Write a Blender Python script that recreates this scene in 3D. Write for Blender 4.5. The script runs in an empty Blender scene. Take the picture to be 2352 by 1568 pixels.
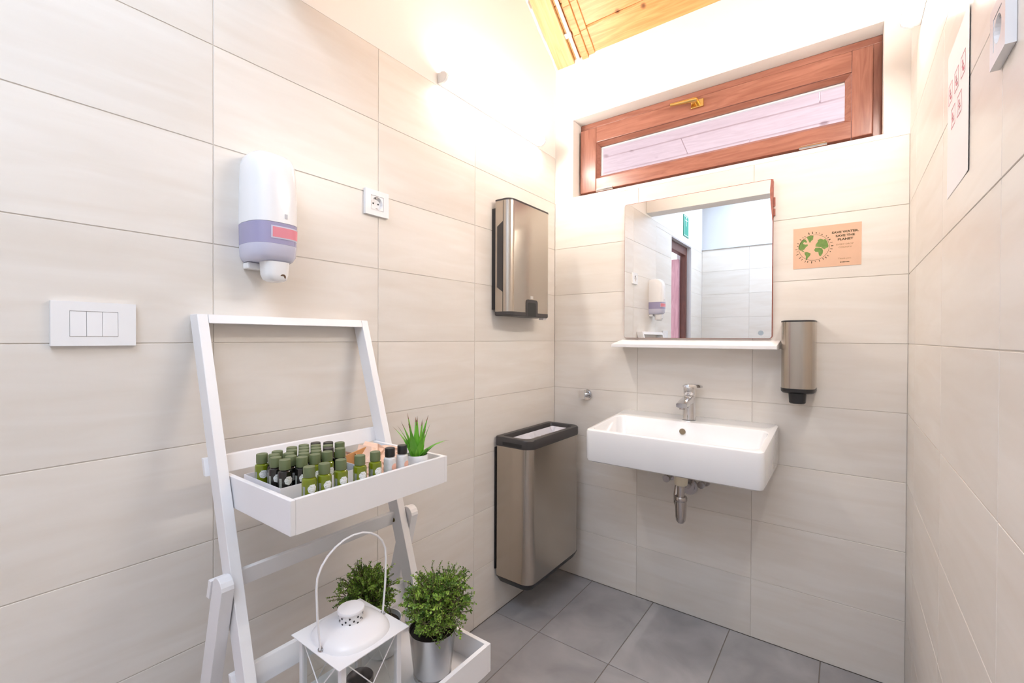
import bpy, bmesh, math, random
from mathutils import Vector, Matrix
random.seed(7)
scene = bpy.context.scene
COL = scene.collection
# ------------------------------------------------------------------ camera
CAM = Vector((1.23746, -2.05800, 1.21183))
Fv = Vector((-0.59331567, 0.80493753, -0.00721708))
Rv = Vector((0.80493499, 0.59334958, 0.00399129))
Uv = Vector((-0.00749499, 0.00344118, 0.99996599))
cd = bpy.data.cameras.new('camera'); cam = bpy.data.objects.new('camera', cd); COL.objects.link(cam)
cd.sensor_width = 36.0; cd.lens = 1039.46 / 2352 * 36.0; cd.clip_start = 0.01
m = Matrix((Rv, Uv, -Fv)).transposed().to_4x4(); m.translation = CAM
cam.matrix_world = m
scene.camera = cam
# ------------------------------------------------------------------ world, exposure
w = bpy.data.worlds.new('world'); scene.world = w; w.use_nodes = True
bgn = w.node_tree.nodes['Background']
bgn.inputs[0].default_value = (0.93, 0.90, 1.0, 1); bgn.inputs[1].default_value = .72
scene.view_settings.view_transform = 'Standard'; scene.view_settings.look = 'None'
scene.view_settings.gamma = 1.0; scene.view_settings.use_curve_mapping = False
scene.view_settings.exposure = 1.62
TUBE_L, TUBE_R, REAR = 28.0, 28.0, 3.7        # strengths of the wall lamps and the added rear fill (built below)
ROOM_W = 1.4107
# ------------------------------------------------------------------ materials
def new_mat(name):
    mt = bpy.data.materials.new(name); mt.use_nodes = True
    nt = mt.node_tree; return mt, nt, nt.nodes['Principled BSDF']
def N(nt, t, **kw):
    n = nt.nodes.new(t)
    for k, v in kw.items(): setattr(n, k, v)
    return n
def simple(name, col, rough=0.5, metal=0.0, coat=0.0, spec=0.5, bump=0.0, bscale=200.0, var=0.0):
    mt, nt, b = new_mat(name)
    b.inputs['Base Color'].default_value = (*col, 1); b.inputs['Roughness'].default_value = rough
    b.inputs['Metallic'].default_value = metal; b.inputs['Coat Weight'].default_value = coat
    b.inputs['Specular IOR Level'].default_value = spec
    tc = N(nt, 'ShaderNodeTexCoord'); no = N(nt, 'ShaderNodeTexNoise')
    no.inputs['Scale'].default_value = bscale; nt.links.new(tc.outputs['Object'], no.inputs['Vector'])
    if bump:
        bp = N(nt, 'ShaderNodeBump'); bp.inputs['Strength'].default_value = bump; bp.inputs['Distance'].default_value = 0.001
        nt.links.new(no.outputs['Fac'], bp.inputs['Height']); nt.links.new(bp.outputs['Normal'], b.inputs['Normal'])
    if var:
        mx = N(nt, 'ShaderNodeMix', data_type='RGBA')
        mx.inputs['A'].default_value = (*[c * (1 - var) for c in col], 1); mx.inputs['B'].default_value = (*[min(1, c * (1 + var)) for c in col], 1)
        nt.links.new(no.outputs['Fac'], mx.inputs['Factor']); nt.links.new(mx.outputs['Result'], b.inputs['Base Color'])
    return mt
def tile_mat(name, dark, light, stretch, rough, sc=3.0, var=0.06):
    mt, nt, b = new_mat(name)
    tc = N(nt, 'ShaderNodeTexCoord'); oi = N(nt, 'ShaderNodeObjectInfo')
    vm = N(nt, 'ShaderNodeVectorMath', operation='MULTIPLY'); vm.inputs[1].default_value = stretch
    nt.links.new(tc.outputs['Object'], vm.inputs[0])
    sc_ = N(nt, 'ShaderNodeMath', operation='MULTIPLY'); sc_.inputs[1].default_value = 37.0
    nt.links.new(oi.outputs['Random'], sc_.inputs[0])
    ad = N(nt, 'ShaderNodeVectorMath', operation='ADD'); nt.links.new(vm.outputs[0], ad.inputs[0]); nt.links.new(sc_.outputs[0], ad.inputs[1])
    n1 = N(nt, 'ShaderNodeTexNoise'); n1.inputs['Scale'].default_value = sc; n1.inputs['Detail'].default_value = 6; n1.inputs['Distortion'].default_value = 0.6
    nt.links.new(ad.outputs[0], n1.inputs['Vector'])
    cr = N(nt, 'ShaderNodeValToRGB'); cr.color_ramp.elements[0].position = .3; cr.color_ramp.elements[1].position = .7
    cr.color_ramp.elements[0].color = (*dark, 1); cr.color_ramp.elements[1].color = (*light, 1)
    nt.links.new(n1.outputs['Fac'], cr.inputs['Fac'])
    hv = N(nt, 'ShaderNodeHueSaturation')
    ma = N(nt, 'ShaderNodeMapRange'); ma.inputs['To Min'].default_value = 1 - var; ma.inputs['To Max'].default_value = 1 + var * .5
    nt.links.new(oi.outputs['Random'], ma.inputs['Value']); nt.links.new(ma.outputs[0], hv.inputs['Value'])
    nt.links.new(cr.outputs['Color'], hv.inputs['Color']); nt.links.new(hv.outputs['Color'], b.inputs['Base Color'])
    b.inputs['Roughness'].default_value = rough
    n2 = N(nt, 'ShaderNodeTexNoise'); n2.inputs['Scale'].default_value = 60; nt.links.new(tc.outputs['Object'], n2.inputs['Vector'])
    bp = N(nt, 'ShaderNodeBump'); bp.inputs['Strength'].default_value = .06; bp.inputs['Distance'].default_value = .002
    nt.links.new(n2.outputs['Fac'], bp.inputs['Height']); nt.links.new(bp.outputs['Normal'], b.inputs['Normal'])
    return mt
def wood_mat(name, dark, light, stretch, rough=.45, knots=0.0, knotcol=(.12, .035, .01), sc=6.0):
    mt, nt, b = new_mat(name)
    tc = N(nt, 'ShaderNodeTexCoord'); oi = N(nt, 'ShaderNodeObjectInfo')
    vm = N(nt, 'ShaderNodeVectorMath', operation='MULTIPLY'); vm.inputs[1].default_value = stretch
    nt.links.new(tc.outputs['Object'], vm.inputs[0])
    mu = N(nt, 'ShaderNodeMath', operation='MULTIPLY'); mu.inputs[1].default_value = 23.0; nt.links.new(oi.outputs['Random'], mu.inputs[0])
    ad = N(nt, 'ShaderNodeVectorMath', operation='ADD'); nt.links.new(vm.outputs[0], ad.inputs[0]); nt.links.new(mu.outputs[0], ad.inputs[1])
    n1 = N(nt, 'ShaderNodeTexNoise'); n1.inputs['Scale'].default_value = sc; n1.inputs['Detail'].default_value = 5; n1.inputs['Distortion'].default_value = 1.2
    nt.links.new(ad.outputs[0], n1.inputs['Vector'])
    cr = N(nt, 'ShaderNodeValToRGB'); cr.color_ramp.elements[0].position = .32; cr.color_ramp.elements[1].position = .68
    cr.color_ramp.elements[0].color = (*dark, 1); cr.color_ramp.elements[1].color = (*light, 1)
    nt.links.new(n1.outputs['Fac'], cr.inputs['Fac'])
    out = cr.outputs['Color']
    if knots:
        v = N(nt, 'ShaderNodeTexVoronoi'); v.inputs['Scale'].default_value = knots; nt.links.new(tc.outputs['Object'], v.inputs['Vector'])
        k = N(nt, 'ShaderNodeValToRGB'); k.color_ramp.elements[0].position = .08; k.color_ramp.elements[1].position = .14
        k.color_ramp.elements[0].color = (1, 1, 1, 1); k.color_ramp.elements[1].color = (0, 0, 0, 1)
        nt.links.new(v.outputs['Distance'], k.inputs['Fac'])
        mx = N(nt, 'ShaderNodeMix', data_type='RGBA'); nt.links.new(k.outputs['Color'], mx.inputs['Factor'])
        nt.links.new(out, mx.inputs['A']); mx.inputs['B'].default_value = (*knotcol, 1); out = mx.outputs['Result']
    nt.links.new(out, b.inputs['Base Color']); b.inputs['Roughness'].default_value = rough
    bp = N(nt, 'ShaderNodeBump'); bp.inputs['Strength'].default_value = .15; bp.inputs['Distance'].default_value = .001
    nt.links.new(n1.outputs['Fac'], bp.inputs['Height']); nt.links.new(bp.outputs['Normal'], b.inputs['Normal'])
    return mt
def steel_mat(name, col, rough, stretch=(900, 900, 6)):
    mt, nt, b = new_mat(name)
    b.inputs['Base Color'].default_value = (*col, 1); b.inputs['Metallic'].default_value = 1; b.inputs['Roughness'].default_value = rough
    tc = N(nt, 'ShaderNodeTexCoord'); vm = N(nt, 'ShaderNodeVectorMath', operation='MULTIPLY'); vm.inputs[1].default_value = stretch
    nt.links.new(tc.outputs['Object'], vm.inputs[0])
    n1 = N(nt, 'ShaderNodeTexNoise'); n1.inputs['Scale'].default_value = 1.0; n1.inputs['Detail'].default_value = 2; nt.links.new(vm.outputs[0], n1.inputs['Vector'])
    mr = N(nt, 'ShaderNodeMapRange'); mr.inputs['To Min'].default_value = rough * .8; mr.inputs['To Max'].default_value = rough * 1.25
    nt.links.new(n1.outputs['Fac'], mr.inputs['Value']); nt.links.new(mr.outputs[0], b.inputs['Roughness'])
    return mt
def glass_mat(name, tint=(1, 1, 1), refl=1.0):
    mt = bpy.data.materials.new(name); mt.use_nodes = True; nt = mt.node_tree; nt.nodes.clear()
    o = N(nt, 'ShaderNodeOutputMaterial'); mix = N(nt, 'ShaderNodeMixShader'); lw = N(nt, 'ShaderNodeLayerWeight'); pw = N(nt, 'ShaderNodeMath', operation='POWER'); pw.inputs[1].default_value = 5.0
    fr = N(nt, 'ShaderNodeMath', operation='MULTIPLY_ADD'); fr.inputs[1].default_value = .7; fr.inputs[2].default_value = .035
    nt.links.new(lw.outputs['Facing'], pw.inputs[0]); nt.links.new(pw.outputs[0], fr.inputs[0])
    t = N(nt, 'ShaderNodeBsdfTransparent'); t.inputs[0].default_value = (*tint, 1)
    g = N(nt, 'ShaderNodeBsdfGlossy'); g.inputs['Roughness'].default_value = .02
    nt.links.new(fr.outputs[0], mix.inputs[0]); nt.links.new(t.outputs[0], mix.inputs[1]); nt.links.new(g.outputs[0], mix.inputs[2]); nt.links.new(mix.outputs[0], o.inputs[0])
    return mt
def emit_mat(name, col, s):
    mt = bpy.data.materials.new(name); mt.use_nodes = True; nt = mt.node_tree; nt.nodes.clear()
    o = N(nt, 'ShaderNodeOutputMaterial'); e = N(nt, 'ShaderNodeEmission'); e.inputs[0].default_value = (*col, 1); e.inputs[1].default_value = s
    nt.links.new(e.outputs[0], o.inputs[0]); return mt
def bottle_mat(name, col):
    mt, nt, b = new_mat(name)
    b.inputs['Base Color'].default_value = (*col, 1); b.inputs['Roughness'].default_value = .12; b.inputs['Coat Weight'].default_value = .5
    b.inputs['Transmission Weight'].default_value = 0.0; b.inputs['Subsurface Weight'].default_value = 0.0
    lw = N(nt, 'ShaderNodeTexNoise'); lw.inputs['Scale'].default_value = 60
    mx = N(nt, 'ShaderNodeMix', data_type='RGBA'); mx.inputs['A'].default_value = (*[c * .7 for c in col], 1); mx.inputs['B'].default_value = (*[min(1, c * 1.25) for c in col], 1)
    tc = N(nt, 'ShaderNodeTexCoord'); nt.links.new(tc.outputs['Object'], lw.inputs['Vector']); nt.links.new(lw.outputs['Fac'], mx.inputs['Factor']); nt.links.new(mx.outputs['Result'], b.inputs['Base Color'])
    return mt
def emblem_mat():
    mt, nt, b = new_mat('emblem_print')
    v = N(nt, 'ShaderNodeTexVoronoi'); v.inputs['Scale'].default_value = 1400; tc = N(nt, 'ShaderNodeTexCoord'); nt.links.new(tc.outputs['Object'], v.inputs['Vector'])
    cr = N(nt, 'ShaderNodeValToRGB'); cr.color_ramp.elements[0].position = .55; cr.color_ramp.elements[1].position = .8
    cr.color_ramp.elements[0].color = (.85, .86, .88, 1); cr.color_ramp.elements[1].color = (.25, .3, .15, 1)
    nt.links.new(v.outputs['Distance'], cr.inputs['Fac']); nt.links.new(cr.outputs['Color'], b.inputs['Base Color']); b.inputs['Roughness'].default_value = .5
    return mt

M = {}
M['tile_y'] = tile_mat('wall_tile_along_depth', (.74, .685, .62), (.80, .76, .71), (3, 1.0, 7), .32)
M['tile_x'] = tile_mat('wall_tile_along_width', (.74, .685, .62), (.80, .76, .71), (1.0, 3, 7), .32)
M['grout'] = simple('grout', (.68, .63, .57), .9, bump=.2)
M['floor_tile'] = tile_mat('floor_tile', (.32, .315, .325), (.46, .45, .46), (1.5, 1.5, 1.5), .4, 4.0, .12)
M['floor_grout'] = simple('floor_grout', (.24, .21, .185), .9, bump=.3)
M['plaster'] = simple('white_plaster', (.86, .83, .79), .8, bump=.15, bscale=90)
M['grey_wall'] = simple('cool_white_paint', (.64, .65, .67), .6, bump=.1)
M['pine'] = wood_mat('pine_board', (.58, .245, .075), (.70, .37, .145), (.8, 9, 9), .4, knots=7.0)
M['pine_light'] = wood_mat('pine_rafter', (.62, .38, .16), (.70, .49, .26), (9, .8, .8), .45)
M['mahogany'] = wood_mat('red_brown_wood', (.27, .10, .065), (.39, .165, .115), (1.2, 9, 12), .28, sc=5)
M['mahogany_v'] = wood_mat('red_brown_wood_upright', (.27, .10, .065), (.39, .165, .115), (12, 9, 1.2), .28, sc=5)
M['door_brown'] = wood_mat('dark_brown_door_wood', (.10, .035, .025), (.17, .06, .04), (10, 10, 1.0), .4)
M['daylit_rose'] = wood_mat('daylit_rosy_door_wood', (.52, .27, .31), (.66, .38, .43), (10, 10, 1.0), .4)  # pink cast of the daylight is put into the door leaf's base colour
M['soffit'] = wood_mat('whitewashed_board', (.62, .50, .52), (.72, .60, .62), (1.0, 8, 8), .6, knots=5, knotcol=(.4, .28, .3))
M['white_paint'] = simple('white_painted_wood', (.83, .82, .83), .35, bump=.08, bscale=120)
M['porcelain'] = simple('white_porcelain', (.86, .86, .87), .08, coat=.6)
M['white_plastic'] = simple('white_plastic', (.84, .84, .85), .22)
M['cream_plastic'] = simple('cream_plastic', (.80, .72, .56), .35)
M['lilac_plastic'] = simple('smoky_lilac_plastic', (.34, .32, .50), .12, coat=.4)
M['lilac_light'] = simple('pale_lilac_plastic', (.60, .60, .74), .18, coat=.4)
M['pink_label'] = simple('pink_label', (.72, .24, .30), .5)
M['black_plastic'] = simple('black_plastic', (.015, .014, .015), .35)
M['dark_plastic'] = simple('dark_grey_plastic', (.045, .04, .04), .4)
M['steel'] = steel_mat('brushed_steel', (.48, .43, .375), .22)
sb = M['steel'].node_tree.nodes['Principled BSDF']; sb.inputs['Anisotropic'].default_value = .6; sb.inputs['Anisotropic Rotation'].default_value = .25
tg = M['steel'].node_tree.nodes.new('ShaderNodeTangent'); tg.direction_type = 'RADIAL'; tg.axis = 'Z'
M['steel'].node_tree.links.new(tg.outputs[0], sb.inputs['Tangent'])
M['chrome'] = simple('chrome', (.75, .75, .76), .07, metal=1)
M['pipe_chrome'] = simple('dull_chrome', (.50, .47, .46), .16, metal=1)
M['zinc'] = steel_mat('galvanised_zinc', (.50, .49, .48), .22, (40, 40, 4))
M['brass'] = simple('polished_brass', (.80, .55, .20), .22, metal=1)
M['dark_hole'] = simple('dark_recess', (.02, .02, .02), .6)
M['brown_hole'] = simple('overflow_shadow', (.22, .17, .11), .5)
M['liner'] = simple('white_liner_film', (.72, .72, .78), .3, bump=.5, bscale=40)
M['mirror'] = simple('mirror_silver', (.90, .92, .93), .0, metal=1)
M['mirror_back'] = simple('red_brown_backing', (.34, .12, .09), .7, var=.4, bscale=60)
M['kraft'] = simple('kraft_card', (.72, .46, .32), .75, bump=.1, var=.06, bscale=25)
M['ink_green'] = simple('green_ink', (.16, .27, .07), .8, var=.35, bscale=90)
M['ink_dark'] = simple('dark_ink', (.09, .065, .03), .8)
M['ink_mid'] = simple('brown_ink', (.38, .22, .12), .8)
M['paper'] = simple('white_paper', (.84, .82, .83), .7)
M['ink_red'] = simple('red_ink', (.70, .22, .27), .8)
M['exit_green'] = simple('exit_sign_green', (.03, .32, .23), .5)
M['sign_white'] = simple('sign_white', (.85, .87, .87), .5)
M['glass'] = glass_mat('clear_glass')
M['pane_glass'] = glass_mat('lantern_glass', (.97, .98, .975))
M['cap_olive'] = simple('olive_cap', (.125, .155, .068), .42)
M['cap_dark'] = simple('dark_cap', (.035, .03, .025), .4)
M['bottle_green'] = bottle_mat('olive_green_bottle', (.17, .215, .006))
M['bottle_dark'] = bottle_mat('black_brown_bottle', (.010, .009, .008))
M['bottle_white'] = bottle_mat('white_bottle', (.70, .70, .71))
M['peach'] = simple('peach_dot_print', (.75, .42, .32), .6)
M['emblem'] = emblem_mat()
M['strip'] = simple('white_side_print', (.30, .32, .28), .6, var=.4, bscale=700)
M['carton'] = simple('white_carton', (.84, .82, .85), .6)
M['peach_paper'] = simple('peach_wrapping_paper', (.80, .55, .42), .7, bump=.4, bscale=30)
M['brown_card'] = simple('brown_card', (.55, .27, .10), .7)
M['leaf_aloe'] = wood_mat('succulent_leaf', (.09, .33, .02), (.22, .55, .05), (3, 3, 1), .4)
M['leaf_tip'] = simple('brown_leaf_tip', (.22, .12, .06), .6)
M['soil'] = simple('dark_soil', (.03, .02, .015), .95, bump=1, bscale=300)
M['stem'] = simple('brown_green_stem', (.10, .085, .03), .7)
def leaf_mat():
    mt, nt, b = new_mat('small_green_leaf')
    tc = N(nt, 'ShaderNodeTexCoord'); n1 = N(nt, 'ShaderNodeTexNoise'); n1.inputs['Scale'].default_value = 45; nt.links.new(tc.outputs['Object'], n1.inputs['Vector'])
    cr = N(nt, 'ShaderNodeValToRGB'); cr.color_ramp.elements[0].position = .35; cr.color_ramp.elements[1].position = .7
    cr.color_ramp.elements[0].color = (.05, .14, .012, 1); cr.color_ramp.elements[1].color = (.40, .60, .085, 1)
    nt.links.new(n1.outputs['Fac'], cr.inputs['Fac']); nt.links.new(cr.outputs['Color'], b.inputs['Base Color']); b.inputs['Roughness'].default_value = .5
    return mt
M['leaf'] = leaf_mat()
M['tube_glow_l'] = emit_mat('lit_diffuser_warm', (1.0, .94, .87), TUBE_L)
M['tube_glow_r'] = emit_mat('lit_diffuser_warm_second', (1.0, .94, .87), TUBE_R)
M['rear_fill'] = emit_mat('fill_panel_cool', (.72, .83, 1.0), REAR)

# ------------------------------------------------------------------ mesh helpers
def K(v):                                   # the shelf group was measured on a sight line; this sets its true distance
    return CAM + (Vector(v) - CAM) * 0.94
KS = 0.94
class MB:
    def __init__(s): s.v = []; s.f = []
    def add(s, vs, fs):
        n = len(s.v); s.v += [Vector(p) for p in vs]; s.f += [tuple(i + n for i in f) for f in fs]; return s
    def box(s, x0, x1, y0, y1, z0, z1):
        return s.add([(x0,y0,z0),(x1,y0,z0),(x1,y1,z0),(x0,y1,z0),(x0,y0,z1),(x1,y0,z1),(x1,y1,z1),(x0,y1,z1)],
                     [(0,3,2,1),(4,5,6,7),(0,1,5,4),(1,2,6,5),(2,3,7,6),(3,0,4,7)])
    def hexa(s, bot, top):                  # 4 bottom, 4 top points (counter-clockwise from above)
        return s.add(list(bot) + list(top), [(0,3,2,1),(4,5,6,7),(0,1,5,4),(1,2,6,5),(2,3,7,6),(3,0,4,7)])
    def loops(s, loops, cap0=True, cap1=True):
        n = len(loops[0]); vs = [p for l in loops for p in l]; fs = []
        for i in range(len(loops) - 1):
            for j in range(n):
                k = (j + 1) % n; fs.append((i*n+j, i*n+k, (i+1)*n+k, (i+1)*n+j))
        if cap0: fs.append(tuple(reversed(range(n))))
        if cap1: fs.append(tuple(range((len(loops)-1)*n, len(loops)*n)))
        return s.add(vs, fs)
    def lathe(s, prof, c, seg=24, cap0=True, cap1=True):
        return s.loops([[(c[0] + r*math.cos(2*math.pi*j/seg), c[1] + r*math.sin(2*math.pi*j/seg), c[2] + z) for j in range(seg)] for r, z in prof], cap0, cap1)
    def tube(s, pts, r, seg=8, closed=False):
        pts = [Vector(p) for p in pts]; L = []; up = None
        n = len(pts)
        for i, p in enumerate(pts):
            d = (pts[min(i+1, n-1)] - pts[max(i-1, 0)]).normalized()
            if up is None:
                up = Vector((0,0,1)) if abs(d.z) < .9 else Vector((1,0,0))
            a = d.cross(up).normalized(); b = a.cross(d).normalized(); up = b
            rr = r[i] if isinstance(r, (list, tuple)) else r
            L.append([p + a*rr*math.cos(2*math.pi*j/seg) + b*rr*math.sin(2*math.pi*j/seg) for j in range(seg)])
        return s.loops(L)
    def disc(s, c, u, v, r, seg=20, th=0.0):
        c = Vector(c); u = Vector(u).normalized(); v = Vector(v).normalized(); n = u.cross(v)
        ring = [c + u*r*math.cos(2*math.pi*j/seg) + v*r*math.sin(2*math.pi*j/seg) for j in range(seg)]
        if th: return s.loops([ring, [p + n*th for p in ring]])
        return s.add(ring, [tuple(range(seg))])
    def cylinder(s, a, b, r, seg=16, r2=None):
        return s.tube([a, b], [r, r if r2 is None else r2], seg)
    def xf(s, fn): s.v = [Vector(fn(p)) for p in s.v]; return s
def rrect(x0, x1, y0, y1, r, n=5, z=0.0, zf=None, rb=None):
    pts = []; R1 = r; R2 = r if rb is None else rb
    for cx, cy, a0, r in ((x1-R1, y1-R1, 0, R1), (x0+R2, y1-R2, 90, R2), (x0+R2, y0+R2, 180, R2), (x1-R1, y0+R1, 270, R1)):
        for i in range(n + 1):
            a = math.radians(a0 + 90*i/n); x = cx + r*math.cos(a); y = cy + r*math.sin(a)
            pts.append((x, y, zf(x, y) if zf else z))
    return pts
def wloc(o):
    p = Vector((0,0,0))
    while o is not None: p += o.location; o = o.parent
    return p
def build(name, mb, mat, parent=None, bevel=0.0, seg=2, smooth=False, kind=None, label=None, fix=True):
    me = bpy.data.meshes.new(name); off = wloc(parent) if parent else Vector((0,0,0))
    me.from_pydata([tuple(p - off) for p in mb.v], [], mb.f)
    bm = bmesh.new(); bm.from_mesh(me)
    if fix: bmesh.ops.recalc_face_normals(bm, faces=bm.faces)
    if bevel:
        es = [e for e in bm.edges if len(e.link_faces) == 2 and e.calc_face_angle(0) > math.radians(28)]
        bmesh.ops.bevel(bm, geom=es, offset=bevel, segments=seg, profile=.6, affect='EDGES', clamp_overlap=True)
    bm.to_mesh(me); bm.free()
    me.materials.append(mat if not isinstance(mat, str) else M[mat])
    if smooth:
        for p in me.polygons: p.use_smooth = True
        try: me.set_sharp_from_angle(angle=math.radians(38))
        except Exception: pass
    o = bpy.data.objects.new(name, me); COL.objects.link(o)
    if parent: o.parent = parent
    if kind: o['kind'] = kind
    if label: o['label'] = label
    return o
def tag(o, label, cat, group=None):
    o['label'] = label; o['category'] = cat
    if group: o['group'] = group
    return o
def thing(name, loc, label, cat, group=None):
    o = bpy.data.objects.new(name, None); COL.objects.link(o); o.location = loc; o.empty_display_size = .05
    return tag(o, label, cat, group)
def struct_root(name, loc=(0,0,0)):
    o = bpy.data.objects.new(name, None); COL.objects.link(o); o.location = loc; o['kind'] = 'structure'; return o

# ------------------------------------------------------------------ tiled surfaces
ZR = [0.0] + [1.1977 + .24*k for k in range(-4, 5)]      # course lines, floor to 2.1577
G = .0011
def cut(rects, hole):
    out = []
    for a0, a1, b0, b1 in rects:
        h0, h1, g0, g1 = hole
        if h1 <= a0 or h0 >= a1 or g1 <= b0 or g0 >= b1: out.append((a0, a1, b0, b1)); continue
        if b0 < g0: out.append((a0, a1, b0, g0))
        if b1 > g1: out.append((a0, a1, g1, b1))
        lo, hi = max(b0, g0), min(b1, g1)
        if a0 < h0: out.append((a0, h0, lo, hi))
        if a1 > h1: out.append((h1, a1, lo, hi))
    return [r for r in out if r[1]-r[0] > .012 and r[3]-r[2] > .012]
def tile_box(r, P, depth=.004, ch=.0007):
    a0, a1, b0, b1 = r; a0 += G; a1 -= G; b0 += G; b1 -= G
    A = [P(a, b, -depth) for a, b in ((a0,b0),(a1,b0),(a1,b1),(a0,b1))]
    B = [P(a, b, -ch) for a, b in ((a0,b0),(a1,b0),(a1,b1),(a0,b1))]
    Cc = [P(a, b, 0) for a, b in ((a0+ch,b0+ch),(a1-ch,b0+ch),(a1-ch,b1-ch),(a0+ch,b1-ch))]
    return MB().loops([A, B, Cc])
def tiles(parent, As, Bs, P, mat, holes=()):
    for i in range(len(As) - 1):
        for j in range(len(Bs) - 1):
            rs = [(As[i], As[i+1], Bs[j], Bs[j+1])]
            for h in holes: rs = cut(rs, h)
            for r in rs: build('tile', tile_box(r, P), mat, parent)
def wall_mesh(name, rect, holes, P, mat, thick, front=-.0018):
    rs = [rect]
    for h in holes: rs = cut(rs, h)
    mb = MB()
    for a0, a1, b0, b1 in rs:
        mb.hexa([P(a, b, -thick) for a, b in ((a0,b0),(a1,b0),(a1,b1),(a0,b1))], [P(a, b, front) for a, b in ((a0,b0),(a1,b0),(a1,b1),(a0,b1))])
    return build(name, mb, mat, kind='structure')
PL = lambda a, b, n: (n, a, b)                 # left wall: a = Y
PR = lambda a, b, n: (ROOM_W - n, a, b)        # right wall
PB = lambda a, b, n: (a, -n, b)                # back wall: a = X
YREAR = -3.05
TOP = ZR[-1]
SL = .737; ZC = 2.637                          # pine ceiling: height at the back wall and slope
DOOR = (-2.64, -2.008, -.01, 2.12)
YL = [YREAR, -2.566, -2.0845, -1.603, -1.1217, -.6404, 0]
YR = [YREAR, -2.588, -2.107, -1.6256, -1.1443, -.663, -.1817, 0]
WIN = (.102, 1.342, 1.932, 2.333)
# left wall
wl = wall_mesh('wall_left', (YREAR, 0, 0, TOP), [DOOR], PL, 'grout', .14)
up = MB()
yb = -1.374; zb = lambda y: ZC - SL*y + .02
up.hexa([(-.14, yb, TOP), (-.0006, yb, TOP), (-.0006, .0, TOP), (-.14, .0, TOP)], [(-.14, yb, zb(yb)), (-.0006, yb, zb(yb)), (-.0006, 0, zb(0)), (-.14, 0, zb(0))])
up.box(-.14, -.0006, YREAR, yb, TOP, 2.80)
build('plaster', up, 'plaster', wl)
rag = MB()                                     # ragged mortar edge where the wall meets the roof boards
random.seed(3); yy = 0.0
while yy > -1.2:
    l = random.uniform(.02, .05); d = random.uniform(.006, .02); y1 = yy - l
    z0 = ZC - SL*yy; z1 = ZC - SL*y1; t = random.uniform(.012, .028)
    rag.hexa([(-.0006, y1, z1-t), (d*.5, y1, z1-t*.6), (d*.5, yy, z0-t*.6), (-.0006, yy, z0-t)], [(-.0006, y1, z1-.001), (d, y1, z1-.001), (d, yy, z0-.001), (-.0006, yy, z0-.001)])
    yy = y1
build('mortar_edge', rag, 'plaster', wl)
tiles(wl, YL, ZR, PL, 'tile_y', [DOOR])
# back wall
TB = ZR[-2]
wb = wall_mesh('wall_back', (-.14, ROOM_W + .14, 0, TB), [WIN], PB, 'grout', .30)
up = MB()
rs = cut([(-.14, ROOM_W + .14, TB, ZC + .05)], WIN)
for a0, a1, b0, b1 in rs: up.hexa([PB(a, b, -.30) for a, b in ((a0,b0),(a1,b0),(a1,b1),(a0,b1))], [PB(a, b, -.0006) for a, b in ((a0,b0),(a1,b0),(a1,b1),(a0,b1))])
build('plaster', up, 'plaster', wb)
tiles(wb, [0, .4527, .934, ROOM_W], ZR[:-1], PB, 'tile_x', [WIN])
# plastered lining of the window recess
ln = MB(); x0, x1, z0, z1 = WIN
ln.box(x0-.004, x0+.003, .0008, .0855, z0, z1).box(x1-.003, x1+.004, .0008, .0855, z0, z1).box(x0+.003, x1-.003, .0008, .0855, z1-.003, z1+.004).box(x0+.003, x1-.003, .0008, .0855, z0-.004, z0+.003)
build('window_reveal', ln, 'plaster', wb)
# right wall
wr = wall_mesh('wall_right', (YREAR, 0, 0, TOP), [], PR, 'grout', .14)
up = MB()
up.hexa([(ROOM_W+.0006, yb, TOP), (ROOM_W+.14, yb, TOP), (ROOM_W+.14, 0, TOP), (ROOM_W+.0006, 0, TOP)], [(ROOM_W+.0006, yb, zb(yb)), (ROOM_W+.14, yb, zb(yb)), (ROOM_W+.14, 0, zb(0)), (ROOM_W+.0006, 0, zb(0))])
up.box(ROOM_W+.0006, ROOM_W+.14, YREAR, yb, TOP, 2.80)
build('plaster', up, 'plaster', wr)
tiles(wr, YR, ZR, PR, 'tile_y')
# rear wall (seen in the mirror): lower part stands proud and ends in a ledge
PF = lambda a, b, n: (a, YREAR + n, b)
wf = wall_mesh('wall_rear', (-.14, ROOM_W + .14, 0, 2.80), [], PF, 'grey_wall', .14, front=-.07)
build('tiled_half_wall', MB().box(0, ROOM_W, YREAR-.071, YREAR-.0022, 0, 2.15), 'grout', wf)
build('ledge', MB().box(.0, ROOM_W, YREAR-.071, YREAR+.012, 2.1502, 2.168), 'grey_wall', wf)
tiles(wf, [0, .4527, .934, ROOM_W], ZR[:-1] + [2.149], PF, 'tile_x')
# floor
fl = build('floor', MB().box(-.14, ROOM_W+.14, YREAR-.14, .30, -.12, -.0025), 'floor_grout', kind='structure')
PFl = lambda a, b, n: (a, b, n)
G = .0018
tiles(fl, [0, .2262, .5348, .8560, 1.1700, ROOM_W], [YREAR, -2.940, -2.328, -1.716, -1.104, -.492, 0], PFl, 'floor_tile')
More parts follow.
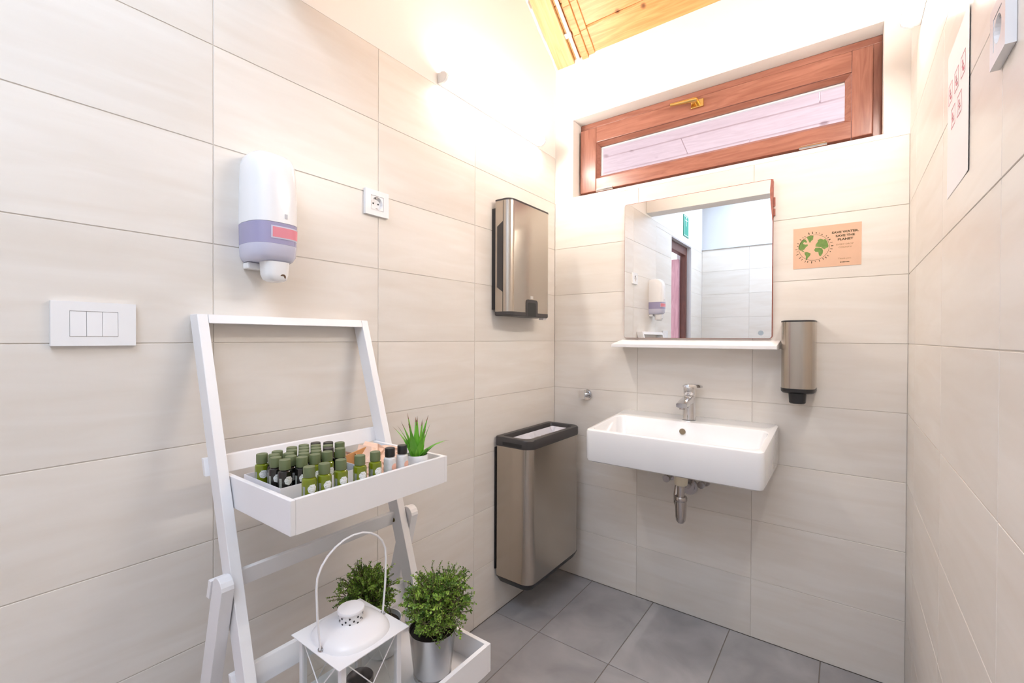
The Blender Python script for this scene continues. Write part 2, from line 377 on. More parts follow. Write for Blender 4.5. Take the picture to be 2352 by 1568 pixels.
# ceiling: sloping pine boards in front, flat painted slab behind the beam
ce = struct_root('ceiling')
y = .0; k = 0
ys = [0.03, -.095] + [-.095 - .105*i for i in range(1, 13)]
for y0, y1 in zip(ys[:-1], ys[1:]):
    if y1 < -1.374: y1 = -1.374
    if y0 <= -1.374: break
    a, b = y0 - .0012, y1 + .0012; c = .0035
    za, zb_, = ZC - SL*a, ZC - SL*b
    lo = [(0, b + c, ZC - SL*(b+c)), (ROOM_W, b + c, ZC - SL*(b+c)), (ROOM_W, a - c, ZC - SL*(a-c)), (0, a - c, ZC - SL*(a-c))]
    mid = [(0, b, zb_ + .004), (ROOM_W, b, zb_ + .004), (ROOM_W, a, za + .004), (0, a, za + .004)]
    hi = [(p[0], p[1], p[2] + .02) for p in mid]
    build('plank', MB().loops([lo, mid, hi]), 'pine', ce)
bk = MB(); e = -1.374
bk.hexa([(-.14, e, ZC - SL*e + .026), (ROOM_W+.14, e, ZC - SL*e + .026), (ROOM_W+.14, .30, ZC - SL*.30 + .026), (-.14, .30, ZC - SL*.30 + .026)],
        [(-.14, e, ZC - SL*e + .10), (ROOM_W+.14, e, ZC - SL*e + .10), (ROOM_W+.14, .30, ZC - SL*.30 + .10), (-.14, .30, ZC - SL*.30 + .10)])
build('roof_deck', bk, 'pine_light', ce)
build('rear_slab', MB().box(-.14, ROOM_W+.14, YREAR-.14, -1.501, 2.80, 2.90), 'grey_wall', ce)
# beam between the two parts of the room
build('trim_1', MB().box(0, ROOM_W, -1.50, -1.374, 2.172, 3.76), 'plaster', kind='structure', bevel=.004)
# rafter along the left wall and the stepped moulding beside it
def slope_strip(x0, x1, drop, y0=-.001, y1=-1.373, gap=()):
    mb = MB(); cuts = [y0] + [g for g in gap if y1 < g < y0] + [y1]
    for a, b in zip(cuts[:-1], cuts[1:]):
        b2 = b + .0015; za, z2 = ZC - SL*a, ZC - SL*b2
        mb.hexa([(x0, b2, z2-drop), (x1, b2, z2-drop), (x1, a, za-drop), (x0, a, za-drop)], [(x0, b2, z2+.002), (x1, b2, z2+.002), (x1, a, za+.002), (x0, a, za+.002)])
    return mb
build('trim_2', slope_strip(.014, .112, .022), 'pine_light', kind='structure', bevel=.002)
tr3 = build('trim_3', slope_strip(.158, .192, .020, gap=ys), 'pine', kind='structure', bevel=.002)
build('moulding_step', slope_strip(.192, .226, .009, gap=ys), 'pine', tr3, bevel=.002)

# ------------------------------------------------------------------ window
win = struct_root('window_1', (x0, .09, z0))
fr = MB(); fy0, fy1 = .086, .165
for q0, q1 in ((z1-.030, z1-.0032), (z0+.0032, z0+.030)): build('outer_frame', MB().box(x0+.0032, x1-.0032, fy0, fy1, q0, q1), 'mahogany', win, bevel=.002)
build('outer_frame', MB().box(x0+.0032, x0+.022, fy0, fy1, z0+.030, z1-.030), 'mahogany_v', win, bevel=.002)
build('outer_frame', MB().box(x1-.030, x1-.0032, fy0, fy1, z0+.030, z1-.030), 'mahogany_v', win, bevel=.002)
sx0, sx1, sz0, sz1 = .116, 1.311, 1.966, 2.290                    # sash, proud of the frame
gx0, gx1, gz0, gz1 = .216, 1.228, 2.046, 2.196                    # glass opening
SY0, SY1 = .060, .130
build('sash_stile', MB().box(sx0, sx0+.088, SY0, SY1, sz0, sz1), 'mahogany_v', win, bevel=.003)
build('sash_stile', MB().box(sx1-.062, sx1, SY0, SY1, sz0, sz1), 'mahogany_v', win, bevel=.003)
build('sash_rail', MB().box(sx0+.0885, sx1-.0625, SY0, SY1, sz0, gz0-.016), 'mahogany', win, bevel=.003)
build('sash_rail', MB().box(sx0+.0885, sx1-.0625, SY0, SY1, gz1+.016, sz1), 'mahogany', win, bevel=.003)
bd = MB()
a0, a1, b0, b1 = sx0+.0885, sx1-.0625, gz0-.0155, gz1+.0155
def bead(o0, o1, p0, p1, i0, i1, j0, j1):
    L = [[(o0, SY0+.006, p0), (o1, SY0+.006, p0), (o1, SY0+.006, p1), (o0, SY0+.006, p1)], [(i0, SY0+.026, j0), (i1, SY0+.026, j0), (i1, SY0+.026, j1), (i0, SY0+.026, j1)], [(i0, SY0+.05, j0), (i1, SY0+.05, j0), (i1, SY0+.05, j1), (i0, SY0+.05, j1)], [(o0, SY0+.05, p0), (o1, SY0+.05, p0), (o1, SY0+.05, p1), (o0, SY0+.05, p1)]]
    mb = MB().loops(L + [L[0]], False, False); return mb
build('glazing_bead', bead(a0, a1, b0, b1, gx0, gx1, gz0, gz1), 'mahogany', win)
build('glass_pane', MB().box(gx0+.0005, gx1-.0005, SY0+.030, SY0+.034, gz0+.0005, gz1-.0005), 'glass', win)
sp = MB(); sp.box(gx0+.001, gx1-.001, SY0+.035, SY0+.048, gz1-.007, gz1-.001).box(gx0+.001, gx0+.007, SY0+.035, SY0+.048, gz0+.001, gz1-.0075)
build('glazing_spacer', sp, 'white_plastic', win)
hd = build('window_handle', MB().box(.672, .726, SY0-.010, SY0-.0002, 2.240, 2.274), 'brass', win, bevel=.003, label='brass window handle')
lv = MB().cylinder((.699, SY0-.010, 2.262), (.699, SY0-.032, 2.262), .0095).tube([(.704, SY0-.034, 2.263), (.690, SY0-.036, 2.264), (.655, SY0-.037, 2.266), (.59, SY0-.036, 2.271)], [.010, .0105, .0085, .0065], 12)
build('lever', lv, 'brass', hd, smooth=True)
for hx in (1.13, .26):
    hb = MB().box(hx-.040, hx+.040, .042, .0595, 1.955, 1.9675).cylinder((hx-.045, .044, 1.9600), (hx+.045, .044, 1.9600), .0070, 10)
    build('hinge', hb, 'chrome', win)
# boards of the eaves outside, seen through the glass
sf = thing('eaves_boarding', (.7, .8, 2.3), 'whitewashed boarding under the eaves, seen through the window glass', 'eaves')
for i in range(10):
    ya = .32 + i*.15; yb2 = ya + .147; zz = lambda q: 2.66 - .30*q
    for xa, xb in ((-1.2, .42 + .35*(i % 3)), (.423 + .35*(i % 3), 2.6)):
        build('board', MB().hexa([(xa, ya, zz(ya)), (xb, ya, zz(ya)), (xb, yb2, zz(yb2)), (xa, yb2, zz(yb2))], [(xa, ya, zz(ya)+.02), (xb, ya, zz(ya)+.02), (xb, yb2, zz(yb2)+.02), (xa, yb2, zz(yb2)+.02)]), 'soffit', sf, bevel=.004, seg=1)

# ------------------------------------------------------------------ door in the left wall (seen in the mirror)
dr = struct_root('door_1', (-.1, -2.3, 0))
dy0, dy1, dz = -2.64, -2.008, 2.12
build('door_reveal', MB().box(-.139, -.0025, dy0, dy0+.006, 0, dz-.006).box(-.139, -.0025, dy1-.006, dy1, 0, dz-.006).box(-.139, -.0025, dy0, dy1, dz-.006, dz), 'grey_wall', dr)
build('door_frame', MB().box(-.095, -.040, dy0+.0065, dy0+.050, 0, dz-.0065).box(-.095, -.040, dy1-.050, dy1-.0065, 0, dz-.0065).box(-.095, -.040, dy0+.0505, dy1-.0505, dz-.085, dz-.0065), 'door_brown', dr, bevel=.003)
lf = MB().box(-.72, -.098, -2.585, -2.545, .01, dz-.12)
dl = build('door_leaf', lf, 'daylit_rose', dr, bevel=.003)
build('door_panel', MB().box(-.62, -.27, -2.5448, -2.540, 1.15, 1.9).box(-.62, -.27, -2.5448, -2.540, .15, 1.0), 'daylit_rose', dl, bevel=.002)
build('door_handle', MB().tube([(-.66, -2.5445, 1.05), (-.66, -2.50, 1.05), (-.58, -2.498, 1.05)], .009, 10), 'chrome', dl, smooth=True)
es = thing('exit_sign', (.003, -2.43, 2.30), 'green emergency exit sign above the doorway, seen in the mirror', 'sign')
build('panel', MB().box(.0, .006, -2.52, -2.35, 2.185, 2.385), 'exit_green', es, bevel=.001)
bo = MB()
for q in ((-2.512, -2.358, 2.193, 2.198), (-2.512, -2.358, 2.372, 2.377), (-2.512, -2.507, 2.198, 2.372), (-2.363, -2.358, 2.198, 2.372)): bo.box(.0061, .0066, *q)
build('border', bo, 'sign_white', es)
pg = MB().disc((.0064, -2.435, 2.362), (0,1,0), (0,0,1), .009, 12, .0003).box(.0061, .0066, -2.440, -2.430, 2.285, 2.350)
pg.box(.0061, .0066, -2.475, -2.395, 2.335, 2.343)
build('pictogram', pg, 'sign_white', es)
build('trim_4', MB().box(-6, -.30, -6, 3, -.16, -.125), simple('outdoor_paving', (.45, .43, .44), .9, var=.1, bscale=4), kind='structure')

# ------------------------------------------------------------------ lamps and added fill
def tube_lamp(name, side, ya, yb, zc, glow, label):
    sx = 0 if side == 'l' else ROOM_W; d = 1 if side == 'l' else -1
    t = thing(name, (sx, (ya+yb)/2, zc), label, 'wall lamp')
    X = lambda u: sx + d*u
    mb = MB().box(min(X(.0002), X(.016)), max(X(.0002), X(.016)), ya, yb, zc-.020, zc+.020)
    build('housing', mb, 'white_plastic', t, bevel=.002)
    prof = []
    for i in range(9):
        a = math.pi*i/8; prof.append((X(.0165 + .030*math.sin(a)), zc + .020*math.cos(a)))
    L = [[(px, y, pz) for px, pz in prof] for y in (ya+.012, yb-.012)]
    build('diffuser', MB().loops(L), M[glow], t, smooth=True)
    for yy0, yy1 in ((ya, ya+.0115), (yb-.0115, yb)):
        L = [[(px + d*.0012*(1 if abs(pz-zc) < .0199 else 0), y, zc + (pz-zc)*1.06) for px, pz in prof] for y in (yy0, yy1)]
        build('end_cap', MB().loops(L), 'white_plastic', t, smooth=True)
    return t
tube_lamp('wall_lamp', 'l', -.856, -.165, 2.182, 'tube_glow_l', 'slim lit strip lamp on the left wall above the paper towel dispenser')
tube_lamp('wall_lamp', 'r', -.94, -.249, 2.168, 'tube_glow_r', 'lit strip lamp high on the right wall, beside the window')
cl = thing('fill_panel', (.8, -2.52, 2.8), 'flat cool white panel added as fill light behind the beam, above the camera', 'fill light')  # unseen panel, added to give the cool daylight-coloured fill
build('housing', MB().box(.30, 1.30, -2.95, -2.10, 2.762, 2.7995), 'white_plastic', cl, bevel=.003)  # casing of the added fill panel
build('diffuser', MB().box(.32, 1.28, -2.93, -2.12, 2.752, 2.7615), M['rear_fill'], cl)  # glowing face of the added fill panel

# ------------------------------------------------------------------ conduit at the ceiling
cn = thing('conduit_pipe', (.136, -.6, 3.0), 'white plastic conduit pipe running up the pine ceiling beside the rafter', 'pipe')
cpt = lambda y: (.136, y, ZC - SL*y - .012)
build('pipe', MB().cylinder(cpt(-.003), cpt(-1.372), .0085, 14), 'white_plastic', cn, smooth=True)
for yc in (-.101, -.60, -1.10):
    p = Vector(cpt(yc)); dd = Vector((0, -1, SL)).normalized()
    mb = MB().cylinder(p - dd*.010, p + dd*.010, .0115, 14)
    q = p + Vector((-.016, 0, 0)); mb.cylinder(q - dd*.011, q + dd*.011, .0085, 12)
    build('clip', mb, 'white_plastic', cn, smooth=True)

# ------------------------------------------------------------------ mirror, shelf, sticker
mz0, mz1 = 1.2152, 1.8445
mr = thing('wall_mirror', (.7, -.008, mz0), 'frameless square mirror with a chipped red-brown edge above the washbasin', 'mirror')
def rxz(x0, x1, z0, z1, r, y, n=4):
    return [(p[0], y, p[1]) for p in rrect(x0, x1, z0, z1, r, n)]
build('backing', MB().loops([rxz(.3895, 1.0045, mz0, mz1, .010, -.0105), rxz(.3895, 1.0045, mz0, mz1, .010, -.0002)]), 'mirror_back', mr)
build('mirror_glass', MB().loops([rxz(.3915, 1.0020, mz0+.001, mz1-.0025, .009, -.0125), rxz(.3915, 1.0020, mz0+.001, mz1-.0025, .009, -.0107)]), 'mirror', mr)
chip = [(.996, 1.842), (.9925, 1.80), (.994, 1.76), (.998, 1.715), (1.001, 1.68), (1.0045, 1.665), (1.0045, 1.842)]
build('worn_edge', MB().loops([[(a, -.0131, b) for a, b in chip], [(a, -.0126, b) for a, b in chip]]), 'mirror_back', mr, label='chipped red-brown edge of the silvering')
cpb = MB()
for zz, h in ((1.753, .035), (1.712, .028)): cpb.box(1.0046, 1.011, -.0105, -.003, zz-h/2, zz+h/2)
build('edge_clip', cpb, 'mirror_back', mr, bevel=.001)
mk = MB().disc((.9645, -.0127, 1.2365), (1,0,0), (0,0,1), .010, 18, .0003)
build('maker_mark', mk, simple('grey_etched_mark', (.30, .36, .42), .5), mr, label='small round grey mark in the lower corner')
sh = tag(build('glass_shelf', MB().hexa([(.376, -.125, 1.1735), (1.0325, -.125, 1.1735), (1.0325, -.0002, 1.1735), (.376, -.0002, 1.1735)], [(.376, -.125, 1.1875), (1.0325, -.125, 1.1875), (1.0325, -.0002, 1.2075), (.376, -.0002, 1.2075)]), 'white_paint', bevel=.002),
         'thin white shelf board under the mirror', 'shelf'); sh.name = 'wall_shelf'

# ------------------------------------------------------------------ washbasin
bx0, bx1, by0, by1 = .391, 1.0305, -.412, -.0006
zt = lambda x, y: .877 + .075*y
bs = thing('washbasin', (.71, -.2, .718), 'white rectangular wall-hung washbasin under the mirror', 'sink')
R_ = .022
ix0, ix1, iy0, iy1 = bx0+.022, bx1-.022, by0+.022, -.128
L = [rrect(bx0+.03, bx1-.03, by0+.03, by1, .02, 5, .7155), rrect(bx0+.012, bx1-.012, by0+.012, by1, .022, 5, .7165), rrect(bx0+.003, bx1-.003, by0+.003, by1, R_, 5, .722), rrect(bx0, bx1, by0, by1, R_, 5, .732),
     rrect(bx0, bx1, by0, by1, R_, 5, zf=lambda x, y: zt(x, y)-.010), rrect(bx0+.002, bx1-.002, by0+.002, by1, R_, 5, zf=lambda x, y: zt(x, y)-.003), rrect(bx0+.008, bx1-.008, by0+.008, by1-.004, R_-.004, 5, zf=zt),
     rrect(ix0-.004, ix1+.004, iy0-.004, iy1+.004, .034, 5, zf=zt), rrect(ix0, ix1, iy0, iy1, .032, 5, zf=lambda x, y: zt(x, y)-.004), rrect(ix0+.008, ix1-.008, iy0+.008, iy1-.008, .035, 5, z=.79),
     rrect(ix0+.03, ix1-.03, iy0+.03, iy1-.03, .04, 5, z=.757), rrect(ix0+.10, ix1-.10, iy0+.09, iy1-.09, .03, 5, z=.750)]
build('basin', MB().loops(L), 'porcelain', bs, smooth=True)
ov = build('overflow', MB().disc((.697, -.1345, .829), (1,0,0), (0,0,1), .0125, 18, .0015), 'brown_hole', bs)
build('drain', MB().disc((.70, -.26, .7505), (1,0,0), (0,1,0), .03, 24, .003), 'chrome', bs)
# tap
tp = thing('basin_tap', (.705, -.066, .872), 'chrome single-lever mixer tap on the washbasin', 'tap')
tx, ty, tz = .705, -.066, .8722
build('tap_body', MB().lathe([(.0275, 0), (.0268, .003), (.0255, .04), (.0240, .085), (.0225, .100), (.012, .101)], (tx, ty, tz), 24), 'chrome', tp, smooth=True)
s0 = Vector((tx, ty, tz+.082)); s1 = Vector((tx-.006, ty-.092, tz+.066))
def yz_loop(c, wd, h): return [(c[0]+wd*a, c[1], c[2]+h*b) for a, b in ((1,-.6),(.6,-1),(-.6,-1),(-1,-.6),(-1,.7),(-.8,1),(.8,1),(1,.7))]
build('spout', MB().loops([yz_loop(s0, .0215, .018), yz_loop((tx-.003, ty-.05, tz+.076), .0215, .013), yz_loop(s1, .0215, .009)]), 'chrome', tp, smooth=True)
build('aerator', MB().cylinder((s1.x, s1.y+.014, s1.z-.001), (s1.x, s1.y+.010, s1.z-.017), .0115, 18), 'pipe_chrome', tp, smooth=True)
lvz = tz + .1035
build('lever_base', MB().lathe([(.0215, 0), (.0230, .003), (.0240, .026), (.0235, .032), (.012, .035)], (tx, ty, lvz), 24), 'chrome', tp, smooth=True)
ld = Vector((.80, .55, 0)).normalized(); ls = Vector((-ld.y, ld.x, 0)); lc = Vector((tx, ty, lvz+.033))
L = []
for t, wd, th, dz in ((-.024, .014, .004, .002), (-.010, .0225, .008, .003), (.018, .0215, .008, .004), (.036, .015, .006, .0035), (.054, .008, .004, .001)):
    c = lc + ld*t + Vector((0,0,dz)); L.append([c + ls*wd - Vector((0,0,th)), c - ls*wd - Vector((0,0,th)), c - ls*wd*.8 + Vector((0,0,th)), c + ls*wd*.8 + Vector((0,0,th))])
build('lever', MB().loops(L), 'chrome', tp, smooth=True, bevel=.0008)
# trap and valves
tr = thing('basin_trap', (.711, -.2, .6), 'chrome bottle trap hanging under the washbasin', 'pipe')
cx, cy = .711, -.20
build('waste_nut', MB().lathe([(.024, .712), (.026, .705), (.026, .640), (.0245, .630), (.018, .625)], (cx, cy, -.0), 24), 'cream_plastic', tr, smooth=True, label='cream plastic nut')
build('down_pipe', MB().cylinder((cx, cy, .627), (cx, cy, .565), .0145), 'pipe_chrome', tr, smooth=True)
build('collar', MB().lathe([(.0225, .582), (.0245, .578), (.0245, .566), (.022, .562)], (cx, cy, 0), 24), 'pipe_chrome', tr, smooth=True)
build('bottle', MB().lathe([(.0215, .563), (.022, .54), (.0205, .50), (.018, .485), (.012, .4765), (.003, .4745)], (cx, cy, 0), 24), 'pipe_chrome', tr, smooth=True)
build('outlet_pipe', MB().tube([(cx-.014, cy+.012, .535), (cx-.024, cy+.028, .545), (cx-.027, cy+.036, .575), (cx-.026, cy+.045, .602), (cx-.022, cy+.07, .612), (cx-.020, -.08, .598), (cx-.022, -.012, .570)], .0125, 12), 'pipe_chrome', tr, smooth=True)
build('wall_flange', MB().cylinder((cx-.020, -.0002, .568), (cx-.020, -.010, .568), .036, 28).cylinder((cx-.020, -.010, .568), (cx-.020, -.018, .568), .024, 24), 'pipe_chrome', tr, smooth=True)
for i, vx in enumerate((.612, .756)):
    v = thing('angle_valve', (vx, -.03, .60), ('left' if i == 0 else 'right') + ' chrome angle valve on the wall under the washbasin', 'valve')
    build('valve_body', MB().cylinder((vx, -.0002, .602), (vx, -.006, .602), .022, 20).cylinder((vx, -.006, .602), (vx, -.055, .602), .010, 14).cylinder((vx, -.036, .602), (vx, -.036, .70), .008, 12), 'pipe_chrome', v, smooth=True)
    build('valve_knob', MB().cylinder((vx, -.055, .602), (vx, -.075, .602), .015, 12), 'pipe_chrome', v, smooth=True)
    build('hose', MB().tube([(vx, -.036, .70), (vx, -.04, .715)], .006, 8), 'pipe_chrome', v, smooth=True)
# robe hook
hk = thing('wall_hook', (.191, -.02, .930), 'small round chrome hook on the tiles left of the washbasin', 'hook')
build('rosette', MB().cylinder((.195, -.0002, .931), (.195, -.012, .931), .026, 28).cylinder((.195, -.012, .931), (.195, -.016, .931), .021, 28), 'chrome', hk, smooth=True)
build('stem', MB().cylinder((.195, -.016, .931), (.192, -.05, .931), .009, 14), 'chrome', hk, smooth=True)
build('plate', MB().box(.174, .206, -.058, -.050, .912, .956), 'chrome', hk, bevel=.002)

# ------------------------------------------------------------------ steel soap dispenser beside the mirror
dx0, dx1 = 1.040, 1.150
sd = thing('soap_dispenser', (1.095, -.06, 1.02), 'brushed steel soap dispenser with a black nozzle, right of the mirror', 'dispenser')
def dl_(z, y0=-.108, g=0.0):
    hw = (dx1-dx0)/2 + g; xc = (dx0+dx1)/2; pts = [(xc - hw, -.0003, z), (xc - hw, -.045, z)]
    for i in range(1, 20):
        a = math.pi*i/20; pts.append((xc - hw*math.copysign(abs(math.cos(a))**.55, math.cos(a)), -.045 + (y0 - g + .045)*math.sin(a)**.8, z))
    return pts + [(xc + hw, -.045, z), (xc + hw, -.0003, z)]
build('body', MB().loops([dl_(1.030), dl_(1.276)]), 'steel', sd, smooth=True)
build('top_cap', MB().loops([dl_(1.2762, g=.001), dl_(1.281, g=.001), dl_(1.283, -.100, -.006)]), 'black_plastic', sd, smooth=True)
build('bottom_cap', MB().loops([dl_(1.012, -.104, -.004), dl_(1.018, g=.001), dl_(1.0298, g=.001)]), 'black_plastic', sd, smooth=True)
L = [[(x, y, z) for x, y, _ in rrect(1.067+q, 1.123-q, -.100+q, -.045, .012, 4)] for z, q in ((.974, .006), (.978, .002), (1.0118, 0))]
build('nozzle', MB().loops(L), 'black_plastic', sd, smooth=True)

# ------------------------------------------------------------------ paper towel dispenser (left wall)
ty0, ty1, tz0, tz1, TD = -.530, -.205, 1.308, 1.808, .100
td = thing('paper_towel_dispenser', (.05, -.37, tz0), 'brushed steel paper towel dispenser on the left wall above the bin', 'dispenser')
build('back_plate', MB().box(.0003, .020, ty0, ty1-.02, 1.335, 1.772), 'black_plastic', td, bevel=.003)
def tl(z, g=0.0, x0=.0205): 
    r = .034; pts = []
    for cyy, a0 in ((ty1 - r, 0), (ty0 + r, 270)):
        pass
    for i in range(8):
        a = math.radians(270 + 90*i/7); pts.append((TD - r + r*math.sin(math.radians(90*i/7)) + g*math.sin(math.radians(90*i/7)), ty0 + r - (r + g)*math.cos(math.radians(90*i/7)), z))
    for i in range(8):
        t = math.radians(90*i/7); pts.append((TD - r + (r + g)*math.cos(t), ty1 - r + (r + g)*math.sin(t), z))
    pts += [(x0, ty1+g, z), (x0, ty0-g, z)]
    return pts
body = build('cover', MB().loops([tl(1.326), tl(1.799)]), 'steel', td, smooth=True)
build('top_lid', MB().loops([tl(1.7992, .0008), tl(1.806, .0008), tl(1.808, -.004)]), 'dark_plastic', td, smooth=True)
build('bottom_tray', MB().loops([tl(1.308, -.004), tl(1.312, .0008), tl(1.3258, .0008)]), 'dark_plastic', td, smooth=True)
sl = MB().hexa([(.030, ty0-.0008, 1.43), (.060, ty0-.0008, 1.41), (.060, ty0-.0001, 1.41), (.030, ty0-.0001, 1.43)], [(.030, ty0-.0008, 1.69), (.060, ty0-.0008, 1.71), (.060, ty0-.0001, 1.71), (.030, ty0-.0001, 1.69)])
build('level_window', sl, 'dark_plastic', td, label='dark level window in the side')
build('seam', MB().box(.0605, .0630, ty0-.0004, ty0+.002, 1.323, 1.798), 'black_plastic', td)
NY = -.366                                                         # notch where the towel comes out
def ry(y0, y1, z0, z1, r, x):
    pts = [(x, y0, z0), (x, y1, z0)]
    for i in range(5): a = math.radians(90*i/4); pts.append((x, y1 - r + r*math.cos(a), z1 - r + r*math.sin(a)))
    for i in range(5): a = math.radians(90 + 90*i/4); pts.append((x, y0 + r + r*math.cos(a), z1 - r + r*math.sin(a)))
    return pts
nt_ = build('notch_frame', MB().loops([ry(NY-.046, NY+.046, 1.3085, 1.384, .014, .1002), ry(NY-.046, NY+.046, 1.3085, 1.384, .014, .1022)]), 'dark_plastic', td)
build('notch_opening', MB().loops([ry(NY-.036, NY+.030, 1.3095, 1.371, .010, .1023), ry(NY-.036, NY+.030, 1.3095, 1.371, .010, .1027)]), 'dark_hole', nt_)
build('badge', MB().box(.1001, .1008, NY-.012, NY+.010, 1.388, 1.401), 'chrome', td)
build('towel_tip', MB().box(.060, .085, -.245, -.215, 1.300, 1.3079), 'paper', td)

# ------------------------------------------------------------------ waste bin (left wall)
bn = thing('waste_bin', (.1, -.29, .145), 'tall brushed steel waste bin with a black rim, hung on the left wall', 'bin')
def bl(z, q=0.0, r=.045, x0=.008): return [(x, y, z) for x, y, _ in rrect(x0 + (q if q > 0 else 0), .190 - q, -.508 + q, -.068 - q, r, 6, rb=.012)]
build('body', MB().loops([bl(.176), bl(.7445)]), 'steel', bn, smooth=True)
build('base', MB().loops([bl(.145, .018, .03), bl(.150, .012, .036), bl(.1755, -.001)]), 'black_plastic', bn, smooth=True)
rm = MB(); L = [bl(.745, -.003), bl(.750, -.004), bl(.780, -.004), bl(.785, -.001), bl(.7855, .010, .04), bl(.785, .022, .036), bl(.778, .026, .033), bl(.700, .028, .03)]
build('rim', MB().loops(L, False, False), 'dark_plastic', bn, smooth=True)
gp = MB().box(.050, .150, -.5125, -.5115, .751, .766)
build('rim_grip', gp, 'black_plastic', bn)
build('wall_bracket', MB().box(.0003, .0075, -.5075, -.08, .20, .735), 'black_plastic', bn, bevel=.002)
random.seed(11)
lg = MB(); nu, nv = 14, 26; vs = []; fs = []
for i in range(nu):
    for j in range(nv):
        u = i/(nu-1); v = j/(nv-1); x = .047 + u*.114; yv = -.478 + v*.380
        ed = min(u, 1-u, v*2, (1-v)*2)
        z = .770 - min(ed, .25)*.20 - .03*(v < .3)*min(1, ed*8) + random.uniform(-.014, .016)*min(1, ed*8)
        vs.append((x, yv, z))
for i in range(nu-1):
    for j in range(nv-1): fs.append((i*nv+j, i*nv+j+1, (i+1)*nv+j+1, (i+1)*nv+j))
lg.add(vs, fs); build('bin_liner', lg, 'liner', bn, smooth=True, label='crumpled white bin liner')

# ------------------------------------------------------------------ white soap dispenser (left wall)
wy = -1.492
ws = thing('soap_dispenser', (.05, wy, 1.36), 'white plastic soap dispenser with a lilac window on the left wall', 'dispenser')
def wlp(z, hw, dp, x0=.0003, n=14):
    pts = [(x0, wy + hw*.92, z)]
    for i in range(n + 1):
        a = math.pi/2 - math.pi*i/n; ca, sa = math.cos(a), math.sin(a)
        pts.append((.028 + (dp - .028)*abs(ca)**.62, wy + hw*(abs(sa)**.62)*(1 if sa >= 0 else -1), z))
    pts.append((x0, wy - hw*.92, z)); return pts
def cover(zs): return MB().loops([wlp(z, h, d) for z, h, d in zs])
build('cover', cover([(1.4962, .0595, .1085), (1.56, .0590, .107), (1.62, .0575, .104), (1.648, .0555, .099), (1.664, .051, .091), (1.673, .043, .078), (1.676, .030, .06)]), 'white_plastic', ws, smooth=True)
wn = build('window_band', cover([(1.4435, .0582, .1068), (1.4957, .0592, .1078)]), 'lilac_plastic', ws, smooth=True, label='smoky lilac level window')
build('lower_shell', cover([(1.402, .046, .085), (1.407, .052, .096), (1.417, .0565, .1035), (1.4432, .0584, .107)]), 'lilac_light', ws, smooth=True, label='pale lilac lower shell')
# pink label behind the window: patch following the band's surface
def patch(a0, a1, z0, z1, off, n=8):
    vs = []; 
    for z in (z0, z1):
        for i in range(n + 1):
            a = math.radians(a0 + (a1 - a0)*i/n); ca, sa = math.cos(a), math.sin(a); t = (z - 1.4435)/.0522; hw = .0582 + t*.001; dp = .1068 + t*.001
            vs.append((.028 + (dp - .028)*abs(ca)**.62 + off, wy + hw*(abs(sa)**.62)*(1 if sa >= 0 else -1) + off*(1 if sa >= 0 else -1)*abs(sa), z))
    return MB().add(vs, [(i, i+1, n+2+i, n+1+i) for i in range(n)])
lb = build('label', patch(-14, 50, 1.456, 1.487, .0006), 'lilac_light', wn)
build('label_print', patch(-11, 47, 1.459, 1.484, .0009), 'pink_label', wn, label='pink label')
nz = [[(x, y, z) for x, y, _ in rrect(.034 + q, .094 - q*.6, wy - .027 + q, wy + .035 - q, .020 - q*.4, 5)] for z, q in ((1.353, .013), (1.358, .006), (1.370, .002), (1.4017, .0))]
nzo = build('nozzle', MB().loops(nz), 'white_plastic', ws, smooth=True)
build('spout_hole', MB().disc((.0900, wy + .012, 1.364), (0, 1, 0), (.35, 0, 1), .0075, 14, .0012), simple('spout_hole_brown', (.16, .09, .05), .6), nzo)  # brown disc standing for the spout opening
build('wall_bracket', MB().box(.0003, .029, wy-.045, wy+.045, 1.385, 1.4015), 'white_plastic', ws, bevel=.004)
build('badge', MB().box(.1078, .1086, wy+.008, wy+.015, 1.508, 1.519), simple('pale_grey_badge', (.55, .55, .58), .5), ws)

